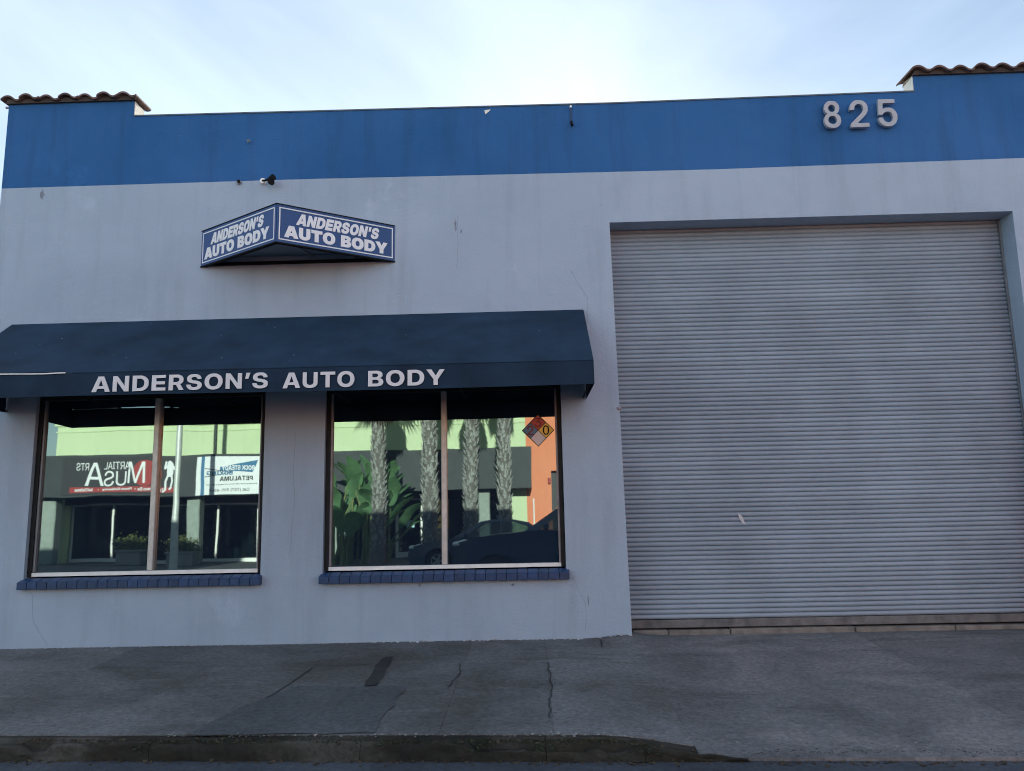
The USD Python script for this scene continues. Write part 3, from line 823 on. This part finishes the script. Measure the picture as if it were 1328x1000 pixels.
# hairline scrapes and stains with a shape of their own
for k, (x, z, w, h) in enumerate(((-0.72, 4.42, 0.03, 0.16), (-0.66, 4.36, 0.02, 0.05), (-5.1, 4.90, 0.05, 0.12), (0.52, 0.62, 0.012, 0.12), (1.0 - 1.2, 0.78, 0.03, 0.03), (-1.1, 0.795, 0.035, 0.04))):
    a = np.linspace(0, 2 * PI, 15)[:-1]
    c = np.c_[x + w / 2 * np.cos(a) * RNG.uniform(0.4, 1.3, 14), z + h / 2 * np.sin(a) * RNG.uniform(0.5, 1.2, 14)]
    part(shop, 'stain', ext_xz(Polygon(c).buffer(0), -0.0015, 0.001), M['stain'])

part(shop, 'jamb_bracket', rbx(0.876, 0.915, -0.018, 0.012, 2.455, 2.485, 0.006), M['steel'])
for k, pts in enumerate(([(-0.70, 4.52), (-0.69, 4.2), (-0.72, 3.95)], [(0.45, 3.9), (0.62, 3.6), (0.60, 3.2)], [(-2.35, 2.3), (-2.33, 1.6), (-2.38, 1.1)], [(-4.9, 0.8), (-4.85, 0.5), (-4.7, 0.3)], [(0.36, 0.85), (0.5, 0.6), (0.48, 0.35)])):
    ln = np.array(LineString(pts).segmentize(0.04).coords)
    ln = ln + 0.06 * (np.stack([meshkit.fbm(np.c_[ln * 5, np.full(len(ln), q)], 4, 70 + k) for q in (1.1, 4.2)], 1) - 0.5)
    part(shop, 'hairline_crack', ext_xz(LineString(ln).buffer(0.0007), -0.001, 0.001), M['cap'])
part(rd, 'scuff', ext_xz(Polygon([(2.06, 1.42), (2.10, 1.39), (2.135, 1.30), (2.10, 1.32), (2.075, 1.36)]), 0.262, 0.2645), M['flake'], label='small pale scuff')

# hazard placard on the glass
hz = thing('hazard_placard', 'diamond hazard placard in red, blue, yellow and white with numbers on the window', 'placard')
C, hd = np.array([0.083, 2.278]), 0.158
dia = [C + [0, hd], C + [hd, 0], C + [0, -hd], C + [-hd, 0]]
gy = 0.0915
part(hz, 'backing', ext_xz(Polygon(dia).buffer(0.004), gy - 0.0015, gy), M['black'])
mid = [(dia[i] + dia[(i + 1) % 4]) / 2 for i in range(4)]
for corner, prev, nxt, mt, dg, ink in ((0, 3, 0, 'r_haz', '3', 'ink_red'), (1, 0, 1, 'y_haz', '0', 'black'), (2, 1, 2, 'w_haz', None, None), (3, 2, 3, 'b_haz', '2', 'ink_red')):
    qd = Polygon([dia[corner], mid[nxt], C, mid[prev]]).buffer(-0.003)
    f = part(hz, 'field', ext_xz(qd, gy - 0.003, gy - 0.0016), M[mt])
    if dg:
        cc = (dia[corner] + C) / 2
        sh = fit(glyph(dg, 560), cc[0] - 0.032, cc[0] + 0.032, cc[1] - 0.048, cc[1] + 0.048)
        part(f, 'digit', ext_xz(sh, gy - 0.0042, gy - 0.0031), M[ink])

# ------------------------------------------------------------------ across the street (seen mirrored in the windows)
FY = -22.0
single('far_sidewalk', bx(-34, 14, -26.5, -17.15, -0.02, 0.13), M['walk'], kind='structure')
single('far_kerb', rbx(-34, 14, -17.15, -17.0, -0.02, 0.132, 0.02), M['drive'], kind='structure')
row = thing('lime_shop_row', 'pale lime stucco shop row with charcoal fascia across the street', 'building')
part(row, 'upper_wall', bx(-17.85, -0.2, FY - 0.3, FY, 2.60, 5.28), M['lime'])
part(row, 'cornice', cat([bx(-17.93, -0.2, FY - 0.3, FY + 0.07, 5.283, 5.36), bx(-17.90, -0.2, FY + 0.001, FY + 0.035, 5.04, 5.08)]), M['lime'])
part(row, 'side_wall', bx(-17.85, -17.55, -36, FY - 0.303, 0.12, 5.28), M['lime'])
part(row, 'side_wall', bx(-0.75, -0.2, FY - 1.6, FY - 0.0, 0.12, 2.597), M['lime'])
part(row, 'roof', bx(-17.85, -0.2, -36, FY - 0.303, 5.0, 5.1), M['roof'])
part(row, 'rear_wall', bx(-17.5, -0.2, -36.3, -36, 0.12, 5.28), M['lime'])
fas = part(row, 'fascia', bx(-19.5, 0.0, -22.0 + 0.002, -20.8, 2.56, 4.03), M['fascia'], label='charcoal fascia box above the shop fronts')
part(row, 'header_beam', bx(-17.55, -0.76, -22.9, -22.302, 2.33, 2.60), M['header'])
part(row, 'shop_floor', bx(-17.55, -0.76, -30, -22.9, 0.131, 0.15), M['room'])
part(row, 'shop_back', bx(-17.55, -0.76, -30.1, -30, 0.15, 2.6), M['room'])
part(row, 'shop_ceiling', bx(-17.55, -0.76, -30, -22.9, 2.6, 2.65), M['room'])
part(row, 'downpipe', tube([(-11.9, FY + 0.05, 4.04), (-11.9, FY + 0.05, 5.27)], 0.06, 10), M['fascia'])
gx = [-17.5, -15.95, -14.45, -12.05, -10.5, -9.0, -7.4, -5.75, -5.1, -4.1, -2.5, -0.76]
for a, b in zip(gx[:-1], gx[1:]):
    w = part(row, 'shop_window', cat([bx(a, a + 0.07, -22.85, -22.78, 0.15, 2.33), bx(a + 0.07, b, -22.85, -22.78, 2.27, 2.33), bx(a + 0.07, b, -22.85, -22.78, 0.15, 0.28)]), M['white_paint'] if a in (-17.5, -15.95, -14.45, -12.05, -10.5, -5.1) else M['bronze'])
    part(w, 'pane', bx(a + 0.07, b, -22.82, -22.812, 0.28, 2.27), M['shopglass'])
part(row, 'door_frame', cat([bx(-5.12, -5.02, -22.77, -22.70, 0.14, 2.36), bx(-4.17, -4.09, -22.77, -22.70, 0.14, 2.36), bx(-5.02, -4.17, -22.77, -22.70, 2.28, 2.36), bx(-5.02, -4.17, -22.77, -22.70, 0.14, 0.36)]), M['white_paint'], label='white framed glass door')
part(row, 'notice', bx(-4.75, -4.42, -22.775, -22.765, 1.28, 1.55), M['paper'])
for x in (-17.55, -12.35, -6.9, -1.75):
    part(row, 'column', rbx(x - 0.24, x + 0.24, -21.75, -21.3, 0.13, 2.555, 0.03), M['column'])
for k, (x, w, y) in enumerate(((-11.6, 0.4, -23.6), (-11.2, 0.5, -23.9), (-10.9, 0.3, -23.4), (-10.2, 0.4, -24.0))):
    part(row, 'display_item', rbx(x - w / 2, x + w / 2, y - 0.2, y + 0.2, 0.15, 0.7 + 0.25 * (k % 3), 0.08), M['paper'] if k % 2 == 0 else M['pole'])

O_ = lambda x, z: np.array([x, -20.795, z])          # banners read towards -x
UX, VZ, WY = np.array([-1.0, 0, 0]), np.array([0, 0, 1.0]), np.array([0, 1.0, 0])


def banner_part(parent, name, shape, o, d0, d1, m):
    return part(parent, name, frame_map(ext(shape, d1 - d0), np.asarray(o) + WY * d0, UX, VZ, WY), m)


bn = thing('gym_banner', 'black banner with white lettering, red disc and red strip on the far fascia', 'banner')
o, bw_, bh = O_(-12.85, 2.63), 4.0, 1.30
banner_part(bn, 'board', sbox(0, 0, bw_, bh), o, 0.0, 0.02, M['signblack'])
banner_part(bn, 'disc', Point(0.98, 0.72).buffer(0.46), o, 0.021, 0.024, M['red'])
banner_part(bn, 'strip', sbox(0.0, 0.06, bw_ - 0.3, 0.25), o, 0.021, 0.024, M['red'])
for t, u0, u1, v0, v1, wt in (('M', 0.98, 1.60, 0.36, 1.12, 420), ('ARTIAL', 1.56, 2.45, 0.86, 1.12, 420), ('A', 2.42, 3.15, 0.30, 1.12, 420), ('RTS', 3.0, 3.48, 0.84, 1.12, 420), ('US', 1.66, 2.42, 0.28, 0.80, 420)):
    banner_part(bn, 'lettering', fit(glyph(t, wt), u0, u1, v0, v1), o, 0.026, 0.03, M['sign_white'])
for t, u0, u1 in (('Tae Kwon Do', 0.42, 1.2), ('\u2022', 1.27, 1.31), ('Fitness Kickboxing', 1.42, 2.45), ('\u2022', 2.6, 2.64), ('Self Defense', 2.85, 3.5)):
    banner_part(bn, 'lettering', fit(glyph(t, 800), u0, u1, 0.10 if len(t) > 1 else 0.14, 0.215 if len(t) > 1 else 0.18), o, 0.026, 0.03, M['sign_white'])
# white figure of a kick boxer at the end of the banner
leg = lambda pts, w: LineString(pts).buffer(w / 2)
fig = union_all([Point(0.22, 1.12).buffer(0.075), leg([(0.2, 1.04), (0.2, 0.72)], 0.24), leg([(0.28, 1.0), (0.40, 0.92), (0.36, 1.14)], 0.08), leg([(0.12, 0.98), (0.02, 0.88), (0.1, 1.0)], 0.08),
                 leg([(0.26, 0.70), (0.36, 0.45), (0.36, 0.14), (0.44, 0.08)], 0.075), leg([(0.15, 0.70), (0.11, 0.46), (0.16, 0.2), (0.2, 0.16)], 0.07)])
banner_part(bn, 'figure', affinity.translate(fig, 0.0, 0.02), o, 0.026, 0.03, M['sign_white'])
bs = thing('boxing_banner', 'white banner with dark lettering and blue stripe on the far fascia', 'banner')
o, bw_, bh = O_(-9.62, 2.575), 2.45, 1.36
banner_part(bs, 'board', sbox(0, 0, bw_, bh), o, 0.0, 0.02, M['sign_white'])
banner_part(bs, 'stripe', sbox(2.16, 0, 2.28, bh), o, 0.021, 0.024, M['banner_blue'])
banner_part(bs, 'emblem', Polygon([(0.22, 1.22), (1.62, 0.98), (1.62, 0.86), (0.42, 0.78), (0.3, 1.0)]), o, 0.021, 0.024, M['banner_blue'])
banner_part(bs, 'emblem', LineString([(2.14, 0.93), (1.2, 0.80), (2.14, 0.64)]).buffer(0.012), o, 0.021, 0.024, M['signblack'])
for t, u0, u1, v0, v1, mt in (('ROCK STEADY', 0.34, 1.56, 0.86, 1.03, 'sign_white'), ('BOXING', 1.15, 2.08, 0.70, 0.84, 'banner_blue'), ('PETALUMA', 0.40, 1.62, 0.49, 0.65, 'signblack'),
                              ("Empowering people with Parkinson's disease to fight back", 0.22, 2.10, 0.345, 0.395, 'signblack'), ('Call (707) 595-6548', 0.52, 1.98, 0.09, 0.22, 'fascia')):
    banner_part(bs, 'lettering', fit(glyph(t, 800 if v1 - v0 > 0.13 else 500), u0, u1, v0, v1), o, 0.026, 0.03, M[mt])

cor = thing('coral_building', 'bright coral stucco building beyond the lime shop row', 'building')
wl = sbox(-0.2, 0.12, 14, 6.3).difference(sbox(0.72, 0.12, 1.9, 3.2))
part(cor, 'wall', ext_xz(wl, FY - 0.35, FY + 0.02), M['coral'])
part(cor, 'door', bx(0.72, 1.9, FY - 0.3, FY - 0.25, 0.13, 3.2), M['signblack'])
part(cor, 'wall_lamp', rbx(0.60, 0.70, FY + 0.021, FY + 0.14, 2.72, 2.95, 0.02), M['red'])
part(cor, 'conduit', tube([(0.05, FY + 0.05, 0.13), (0.05, FY + 0.05, 2.2)], 0.03, 8), M['white_paint'])
part(cor, 'roof', bx(-0.2, 14, -36, FY - 0.352, 6.0, 6.1), M['roof'])
part(cor, 'side_wall', bx(-0.2, 0.0, -36, FY - 0.352, 5.1, 6.3), M['coral'])

lp = thing('light_pole', 'pale tapered street light pole in front of the far fascia', 'street light', (-11.3, -17.45, 0.13))
part(lp, 'shaft', tube([(0, 0, 0), (0, 0, 2.5), (0, 0, 8.0)], [0.12, 0.10, 0.06], 14), M['pole'])
part(lp, 'arm', tube([(0, 0, 7.8), (0, 1.0, 8.2), (0, 2.2, 8.3)], 0.035, 8), M['pole'])
part(lp, 'head', rbx(-0.14, 0.14, 2.1, 2.75, 8.24, 8.36, 0.04), M['pole'])
part(lp, 'base_plate', rbx(-0.2, 0.2, -0.2, 0.2, 0.0, 0.04, 0.01), M['pole'])

# palms
HT = 6.4
pm = thing('fan_palm', 'leftmost rough trunked palm, rising out of the paddle leaved plants', 'palm tree', (-4.83, -17.5, 0.13), 0.0, 'fan palms along the far kerb')
pz = np.linspace(0, HT, 24)
part(pm, 'trunk', tube([(0.04 * math.sin(z * 0.8), 0, z) for z in pz], 0.20 + 0.10 * np.exp(-pz / 0.5) + 0.0 * pz, 14), M['bark'], smooth=60)
boots = []
for k in range(380):
    z = 0.45 + (HT - 0.55) * (k / 380) + RNG.normal() * 0.03; a = k * 2.39996 + RNG.normal() * 0.35
    r = 0.19
    ca, sa = math.cos(a), math.sin(a); t = np.array([-sa, ca, 0]); rr = np.array([ca, sa, 0])
    b = rr * r + [0.04 * math.sin(z * 0.8), 0, z]
    tipo = rr * RNG.uniform(0.06, 0.13) + np.array([0, 0, RNG.uniform(0.12, 0.2)])
    w = RNG.uniform(0.03, 0.06)
    pts = [b - t * w - rr * 0.02, b + t * w - rr * 0.02, b - t * w + rr * 0.022, b + t * w + rr * 0.022, b + tipo - t * 0.018, b + tipo + t * 0.018]
    boots.append(trimesh.convex.convex_hull(np.array(pts)))
part(pm, 'leaf_base', cat(boots), M['boot'], kind='stuff')


def fan(el, az, size, droop, base, seed):
    r = np.random.default_rng(seed)
    d = np.array([math.cos(el) * math.cos(az), math.cos(el) * math.sin(az), math.sin(el)])
    s = np.array([-math.sin(az), math.cos(az), 0])
    n = np.cross(d, s)
    hub = base + d * size * 0.9
    out = [tube([base, base + d * size * 0.45 + [0, 0, 0.03], hub], [0.025, 0.018, 0.012], 5)]
    V, F = [], []
    for k, th in enumerate(np.linspace(-1.9, 1.9, 19)):
        dr = d * math.cos(th) + s * math.sin(th)
        ln = size * (0.95 - 0.12 * abs(th)) * r.uniform(0.85, 1.05)
        p0 = hub; p1 = hub + dr * ln * 0.6; p2 = hub + dr * ln + np.array([0, 0, -droop * ln * 0.45])
        sw = np.cross(dr, n); sw /= np.linalg.norm(sw)
        i = len(V)
        V += [p0, p1 + sw * 0.045, p1 - sw * 0.045, p2]
        F += [[i, i + 1, i + 2], [i + 1, i + 3, i + 2]]
    out.append(trimesh.Trimesh(V, F, process=False))
    return cat(out)


top = np.array([0.04 * math.sin(HT * 0.8), 0, HT])
for k in range(26):
    el = 1.35 - 1.6 * (k / 26); az = k * 2.39996
    part(pm, 'frond', fan(el, az, 0.9, 0.5 + 0.5 * (el < 0.3), top + [0, 0, RNG.uniform(-0.1, 0.15)], 100 + k), M['frond'])
sk = []
for k in range(46):
    az = k * 2.39996; z0 = HT - 0.1 - 0.9 * (k / 46)
    sk.append(fan(-1.15 - RNG.uniform(0, 0.3), az, 0.55, 0.7, np.array([0.18 * math.cos(az), 0.18 * math.sin(az), z0]), 200 + k))
part(pm, 'dead_skirt', cat(sk), M['dead'], kind='stuff')
dup(pm, (-3.2, -17.5, 0.13), 1.3, 'second palm from the left, bare trunk beside the window mullion', (1, 1, 1.25))
dup(pm, (-1.9, -17.5, 0.13), 2.6, 'third palm from the left, shaggiest trunk right of the window mullion', (1, 1, 1.02))
dup(pm, (-0.83, -17.5, 0.13), 4.0, 'rightmost palm, thin trunk nearest the coral wall', (0.9, 0.9, 1.22))

# paddle leaved plants
bp = thing('paddle_leaf_plant', 'tall clump of broad paddle leaved plants beside the leftmost palm', 'plant', (-5.6, -19.0, 0.13))


def paddle(x, y, h, az, bend, ln, wd, seed):
    r = np.random.default_rng(seed)
    d = np.array([math.cos(az), math.sin(az), 0.0]); s = np.array([-math.sin(az), math.cos(az), 0])
    base = np.array([x, y, 0.0]); k1 = base + d * bend * 0.25 + [0, 0, h * 0.65]; k2 = base + d * bend * 0.6 + [0, 0, h]
    st = tube([base, (base + k1) / 2 + d * 0.02, k1, k2], [0.05, 0.045, 0.035, 0.02], 6)
    us, vs = np.linspace(0, 1, 9), np.linspace(-1, 1, 5)

    def fn(u, v):
        hw = wd * np.sin(np.clip(u * 0.93 + 0.06, 0, 1) * PI) ** 0.6
        rag = 1 - 0.18 * (np.sin(u * 37 + seed) > 0.3) * (np.abs(v) > 0.8)
        out = d[None, None] * (bend * 0.5 * u * ln + 0.25 * u * u * ln)[..., None] + s[None, None] * (hw * v * rag)[..., None]
        P = k2 + out
        z = P[..., 2] + ln * (u * 0.95 - 0.28 * bend * u * u) + 0.16 * np.abs(v) * hw
        return P[..., 0], P[..., 1], z
    return st, grid(us, vs, fn)


stems = []
for k in range(46):
    az = (PI / 2 if k % 4 else -PI / 2) + RNG.normal() * 0.9
    x, y = RNG.uniform(-0.95, 0.95), RNG.uniform(-0.3, 0.4)
    h = RNG.uniform(0.8, 2.75)
    st, lf = paddle(x, y, h, az, RNG.uniform(0.35, 1.3), RNG.uniform(0.9, 1.35), RNG.uniform(0.2, 0.33), k)
    stems.append(st)
    part(bp, 'leaf', lf, M['paddle'], smooth=True)
for st in stems:
    part(bp, 'stem', st, M['stem'])

# planters
pl = thing('shrub_planter', 'right of two concrete planters with yellow green shrubs by the far shop front', 'planter', (-12.2, -20.2, 0.13), 0, 'shrub planters across the street')
part(pl, 'tub', cat([rbx(-0.45, 0.45, -0.3, 0.3, 0.0, 0.52, 0.03), rbx(-0.48, 0.48, -0.33, 0.33, 0.45, 0.53, 0.02)]), M['planter'])
V, F = [], []
for k in range(900):
    c = RNG.normal(size=3) * [0.26, 0.18, 0.13] + [0, 0, 0.72]
    a, b = RNG.normal(size=3), RNG.normal(size=3)
    a = a / np.linalg.norm(a) * 0.06; b = b / np.linalg.norm(b) * 0.03
    i = len(V); V += [c - a, c + b, c + a, c - b]; F += [[i, i + 1, i + 2], [i, i + 2, i + 3]]
part(pl, 'shrub', trimesh.Trimesh(V, F, process=False), M['shrub'])
dup(pl, (-13.9, -20.3, 0.13), 0.1, 'left of two concrete planters with yellow green shrubs by the far shop front')


# ------------------------------------------------------------------ cars
def car(name, label, loc, rotz, L_, W_, H_, bodyprof, house, sidewins, belt, wheels, wr, paint, group=None):
    c = thing(name, label, 'car', loc, rotz, group)

    def warp(v, tum=0.22):
        v = np.asarray(v, float).copy()
        k = np.clip((v[:, 2] - belt) / (H_ - belt), 0, 1.1)
        e = np.abs((v[:, 0] - L_ / 2) / (L_ / 2)) ** 5
        low = np.clip((0.45 - v[:, 2]) / 0.45, 0, 1)
        v[:, 1] *= (1 - tum * k) * (1 - 0.22 * e) * (1 - 0.06 * low)
        return v

    def prism(shape, y0, y1, refine=0.11):
        m = ext(shape, 1.0)
        v = m.vertices
        t = fixwind(trimesh.Trimesh(np.stack([v[:, 0], y0 + (y1 - y0) * v[:, 2], v[:, 1]], 1), m.faces, process=True))
        t = t.subdivide_to_size(refine) if refine else t
        return trimesh.Trimesh(warp(t.vertices), t.faces, process=False)
    prof = Polygon(bodyprof).buffer(0.04).buffer(-0.04)
    arches = union_all([Point(x, wr).buffer(wr * 1.16) for x in wheels])
    half = W_ / 2
    lower = prof.difference(arches)
    b = cat([prism(lower, -half, half)])
    part(c, 'body', b, M[paint], smooth=35)
    part(c, 'underbody', prism(prof.intersection(arches.buffer(0.01)), -half + 0.28, half - 0.28), M['trim'])
    hs = Polygon(house)
    wins = [Polygon(w).buffer(0.03).buffer(-0.0) for w in sidewins]
    fr = hs.difference(union_all(wins))
    for s in (-1, 1):
        y0, y1 = (half - 0.045, half - 0.005) if s > 0 else (-half + 0.005, -half + 0.045)
        part(c, 'side_frame', prism(fr, y0, y1), M[paint])
        for w in wins:
            part(c, 'side_window', prism(w, s * (half - 0.028), s * (half - 0.022), 0.3), M['carglass'])
        for x in wheels:
            prof_t = [(wr * 0.62, -0.10), (wr * 0.9, -0.11), (wr, -0.08), (wr, 0.08), (wr * 0.9, 0.11), (wr * 0.62, 0.10), (wr * 0.62, -0.10)]
            ty = trimesh.creation.revolve(np.array(prof_t), sections=36)
            rot = trimesh.transformations.rotation_matrix(PI / 2, [1, 0, 0]); ty.apply_transform(rot)
            ty.apply_translation([x, s * (half - 0.14), wr])
            wh = part(c, 'wheel', fixwind(ty), M['rubber'], smooth=40)
            rm = [tube([(x, s * (half - 0.13), wr), (x, s * (half - 0.06), wr)], wr * 0.2, 14)]
            for a in range(5):
                t = a * 2 * PI / 5
                rm.append(tube([(x + 0.05 * math.cos(t), s * (half - 0.075), wr + 0.05 * math.sin(t)), (x + wr * 0.63 * math.cos(t), s * (half - 0.065), wr + wr * 0.63 * math.sin(t))], 0.035, 6))
            rm.append(tube([(x + wr * 0.6 * math.cos(t), s * (half - 0.055), wr + wr * 0.6 * math.sin(t)) for t in np.linspace(0, 2 * PI, 30)], 0.02, 6))
            part(wh, 'rim', cat(rm), M['rim'])
    # roof, windscreen and rear window follow the top of the house profile
    h = np.array(house)
    i_r = [i for i in range(len(h)) if h[i][1] > H_ - 0.14]
    scr = LineString([h[0], h[i_r[0]]]); rear = LineString([h[i_r[-1]], h[-1]]); rf = LineString(h[i_r[0]:i_r[-1] + 1])
    part(c, 'roof', prism(rf.buffer(0.02, cap_style=2), -half + 0.045, half - 0.045), M[paint], smooth=35)
    part(c, 'windscreen', prism(scr.buffer(0.005, cap_style=2), -half + 0.046, half - 0.046, 0.3), M['carglass'])
    part(c, 'rear_window', prism(rear.buffer(0.005, cap_style=2), -half + 0.046, half - 0.046, 0.3), M['carglass'])
    for s in (-1, 1):
        hl = ball((0.20, s * (half - 0.26), belt - 0.24), 0.12, 2, (1, 1, 1)); 
        part(c, 'headlight', trimesh.Trimesh(np.c_[(hl.vertices[:, 0] - 0.20) * 1.2 + 0.17, (hl.vertices[:, 1] - s * (half - 0.26)) * 1.1 + s * (half - 0.26), (hl.vertices[:, 2] - (belt - 0.24)) * 0.55 + belt - 0.25], hl.faces, process=False), M['lamp'], smooth=True)
        part(c, 'tail_light', rbx(L_ - 0.16, L_ - 0.04, s * (half - 0.36) - 0.09, s * (half - 0.36) + 0.09, belt - 0.3, belt - 0.1, 0.02), M['redlamp'])
        mxx = h[0][0] + 0.42
        part(c, 'mirror', cat([rbx(mxx - 0.06, mxx + 0.06, s * (half + 0.09) - 0.09, s * (half + 0.09) + 0.09, belt + 0.02, belt + 0.15, 0.03), bx(mxx - 0.02, mxx + 0.02, s * (half) - 0.06, s * half + 0.06, belt, belt + 0.05)]), M[paint])
        part(c, 'door_handle', rbx(L_ * 0.5 + 0.1, L_ * 0.5 + 0.28, s * half - 0.012, s * half + 0.012, belt - 0.16, belt - 0.13, 0.006), M['trim'])
        part(c, 'seat', cat([rbx(L_ * 0.44, L_ * 0.44 + 0.5, s * 0.38 - 0.24, s * 0.38 + 0.24, 0.4, belt - 0.42, 0.05), rbx(L_ * 0.44 + 0.4, L_ * 0.44 + 0.56, s * 0.38 - 0.23, s * 0.38 + 0.23, belt - 0.5, belt + 0.12, 0.05), rbx(L_ * 0.44 + 0.45, L_ * 0.44 + 0.56, s * 0.38 - 0.13, s * 0.38 + 0.13, belt + 0.14, belt + 0.32, 0.04)]), M['trim'])
    part(c, 'grille', rbx(-0.005, 0.06, -0.5, 0.5, 0.5, belt - 0.3, 0.02), M['trim'])
    part(c, 'number_plate', rbx(-0.015, 0.0, -0.16, 0.16, 0.38, 0.48, 0.004), M['sign_white'])
    return c


suv_body = [(0.10, 0.24), (0.0, 0.45), (0.03, 0.78), (0.14, 0.98), (0.55, 1.08), (1.1, 1.15), (1.62, 1.20), (4.35, 1.22), (4.46, 1.0), (4.5, 0.5), (4.40, 0.28)]
suv_house = [(1.50, 1.19), (2.18, 1.62), (2.6, 1.69), (3.3, 1.69), (3.95, 1.62), (4.34, 1.21)]
suv_wins = [[(1.86, 1.235), (2.32, 1.56), (2.86, 1.60), (2.86, 1.235)], [(2.98, 1.235), (2.98, 1.60), (3.45, 1.58), (3.72, 1.42), (3.78, 1.235)]]
car('dark_car', 'dark blue crossover standing in the street, mirrored in the right window', (-1.66, -9.08, 0.0), 0.0, 4.5, 1.86, 1.70, suv_body, suv_house, suv_wins, 1.20, (0.92, 3.55), 0.36, 'navy_car')
sed_body = [(0.10, 0.2), (0.0, 0.4), (0.03, 0.62), (0.14, 0.76), (0.6, 0.86), (1.2, 0.94), (1.5, 0.97), (3.6, 1.0), (4.3, 0.96), (4.5, 0.85), (4.55, 0.45), (4.45, 0.22)]
sed_house = [(1.25, 0.95), (2.05, 1.36), (2.45, 1.42), (2.95, 1.42), (3.45, 1.33), (4.05, 0.97)]
sed_wins = [[(1.72, 1.0), (2.18, 1.32), (2.62, 1.35), (2.62, 1.0)], [(2.72, 1.0), (2.72, 1.35), (3.0, 1.34), (3.35, 1.22), (3.55, 1.0)]]
sd_ = car('parked_sedan', 'slate sedan parked at the far kerb below the four palms', (-3.55, -15.95, 0.0), 0.0, 4.55, 1.8, 1.43, sed_body, sed_house, sed_wins, 0.98, (0.88, 3.55), 0.32, 'slate_car')

# ------------------------------------------------------------------ neighbour to the left, across an alley
nb = thing('neighbour_building', 'beige stucco building across the alley on the left', 'building')
nwall = sbox(-32, 0.0, -9.6, 5.6)
for k in range(3):
    nwall = nwall.difference(sbox(-29.5 + k * 6.6, 0.9, -25.5 + k * 6.6, 2.8))
part(nb, 'wall', ext_xz(nwall, 0.4, 0.65), M['beige'])
part(nb, 'side_wall', bx(-9.85, -9.6, 0.652, 16, 0, 5.6), M['beige'])
part(nb, 'side_wall', bx(-32, -31.75, 0.652, 16, 0, 5.6), M['beige'])
part(nb, 'rear_wall', bx(-31.75, -9.85, 15.7, 16, 0, 5.6), M['beige'])
part(nb, 'roof', bx(-31.75, -9.85, 0.652, 15.7, 5.1, 5.2), M['roof'])
part(nb, 'cornice', bx(-32.05, -9.55, 0.33, 0.70, 5.602, 5.70), M['cap'])
for k in range(3):
    a, b = -29.5 + k * 6.6, -25.5 + k * 6.6
    w = part(nb, 'window', cat([bx(a, a + 0.06, 0.45, 0.52, 0.9, 2.8), bx(b - 0.06, b, 0.45, 0.52, 0.9, 2.8), bx(a + 0.06, b - 0.06, 0.45, 0.52, 2.74, 2.8), bx(a + 0.06, b - 0.06, 0.45, 0.52, 0.9, 0.96), bx((a + b) / 2 - 0.03, (a + b) / 2 + 0.03, 0.45, 0.52, 0.96, 2.74)]), M['bronze'])
    part(w, 'pane', bx(a + 0.06, b - 0.06, 0.48, 0.486, 0.96, 2.74), M['shopglass'])
    part(nb, 'blind', bx(a, b, 0.60, 0.61, 0.9, 2.8), M['room'])
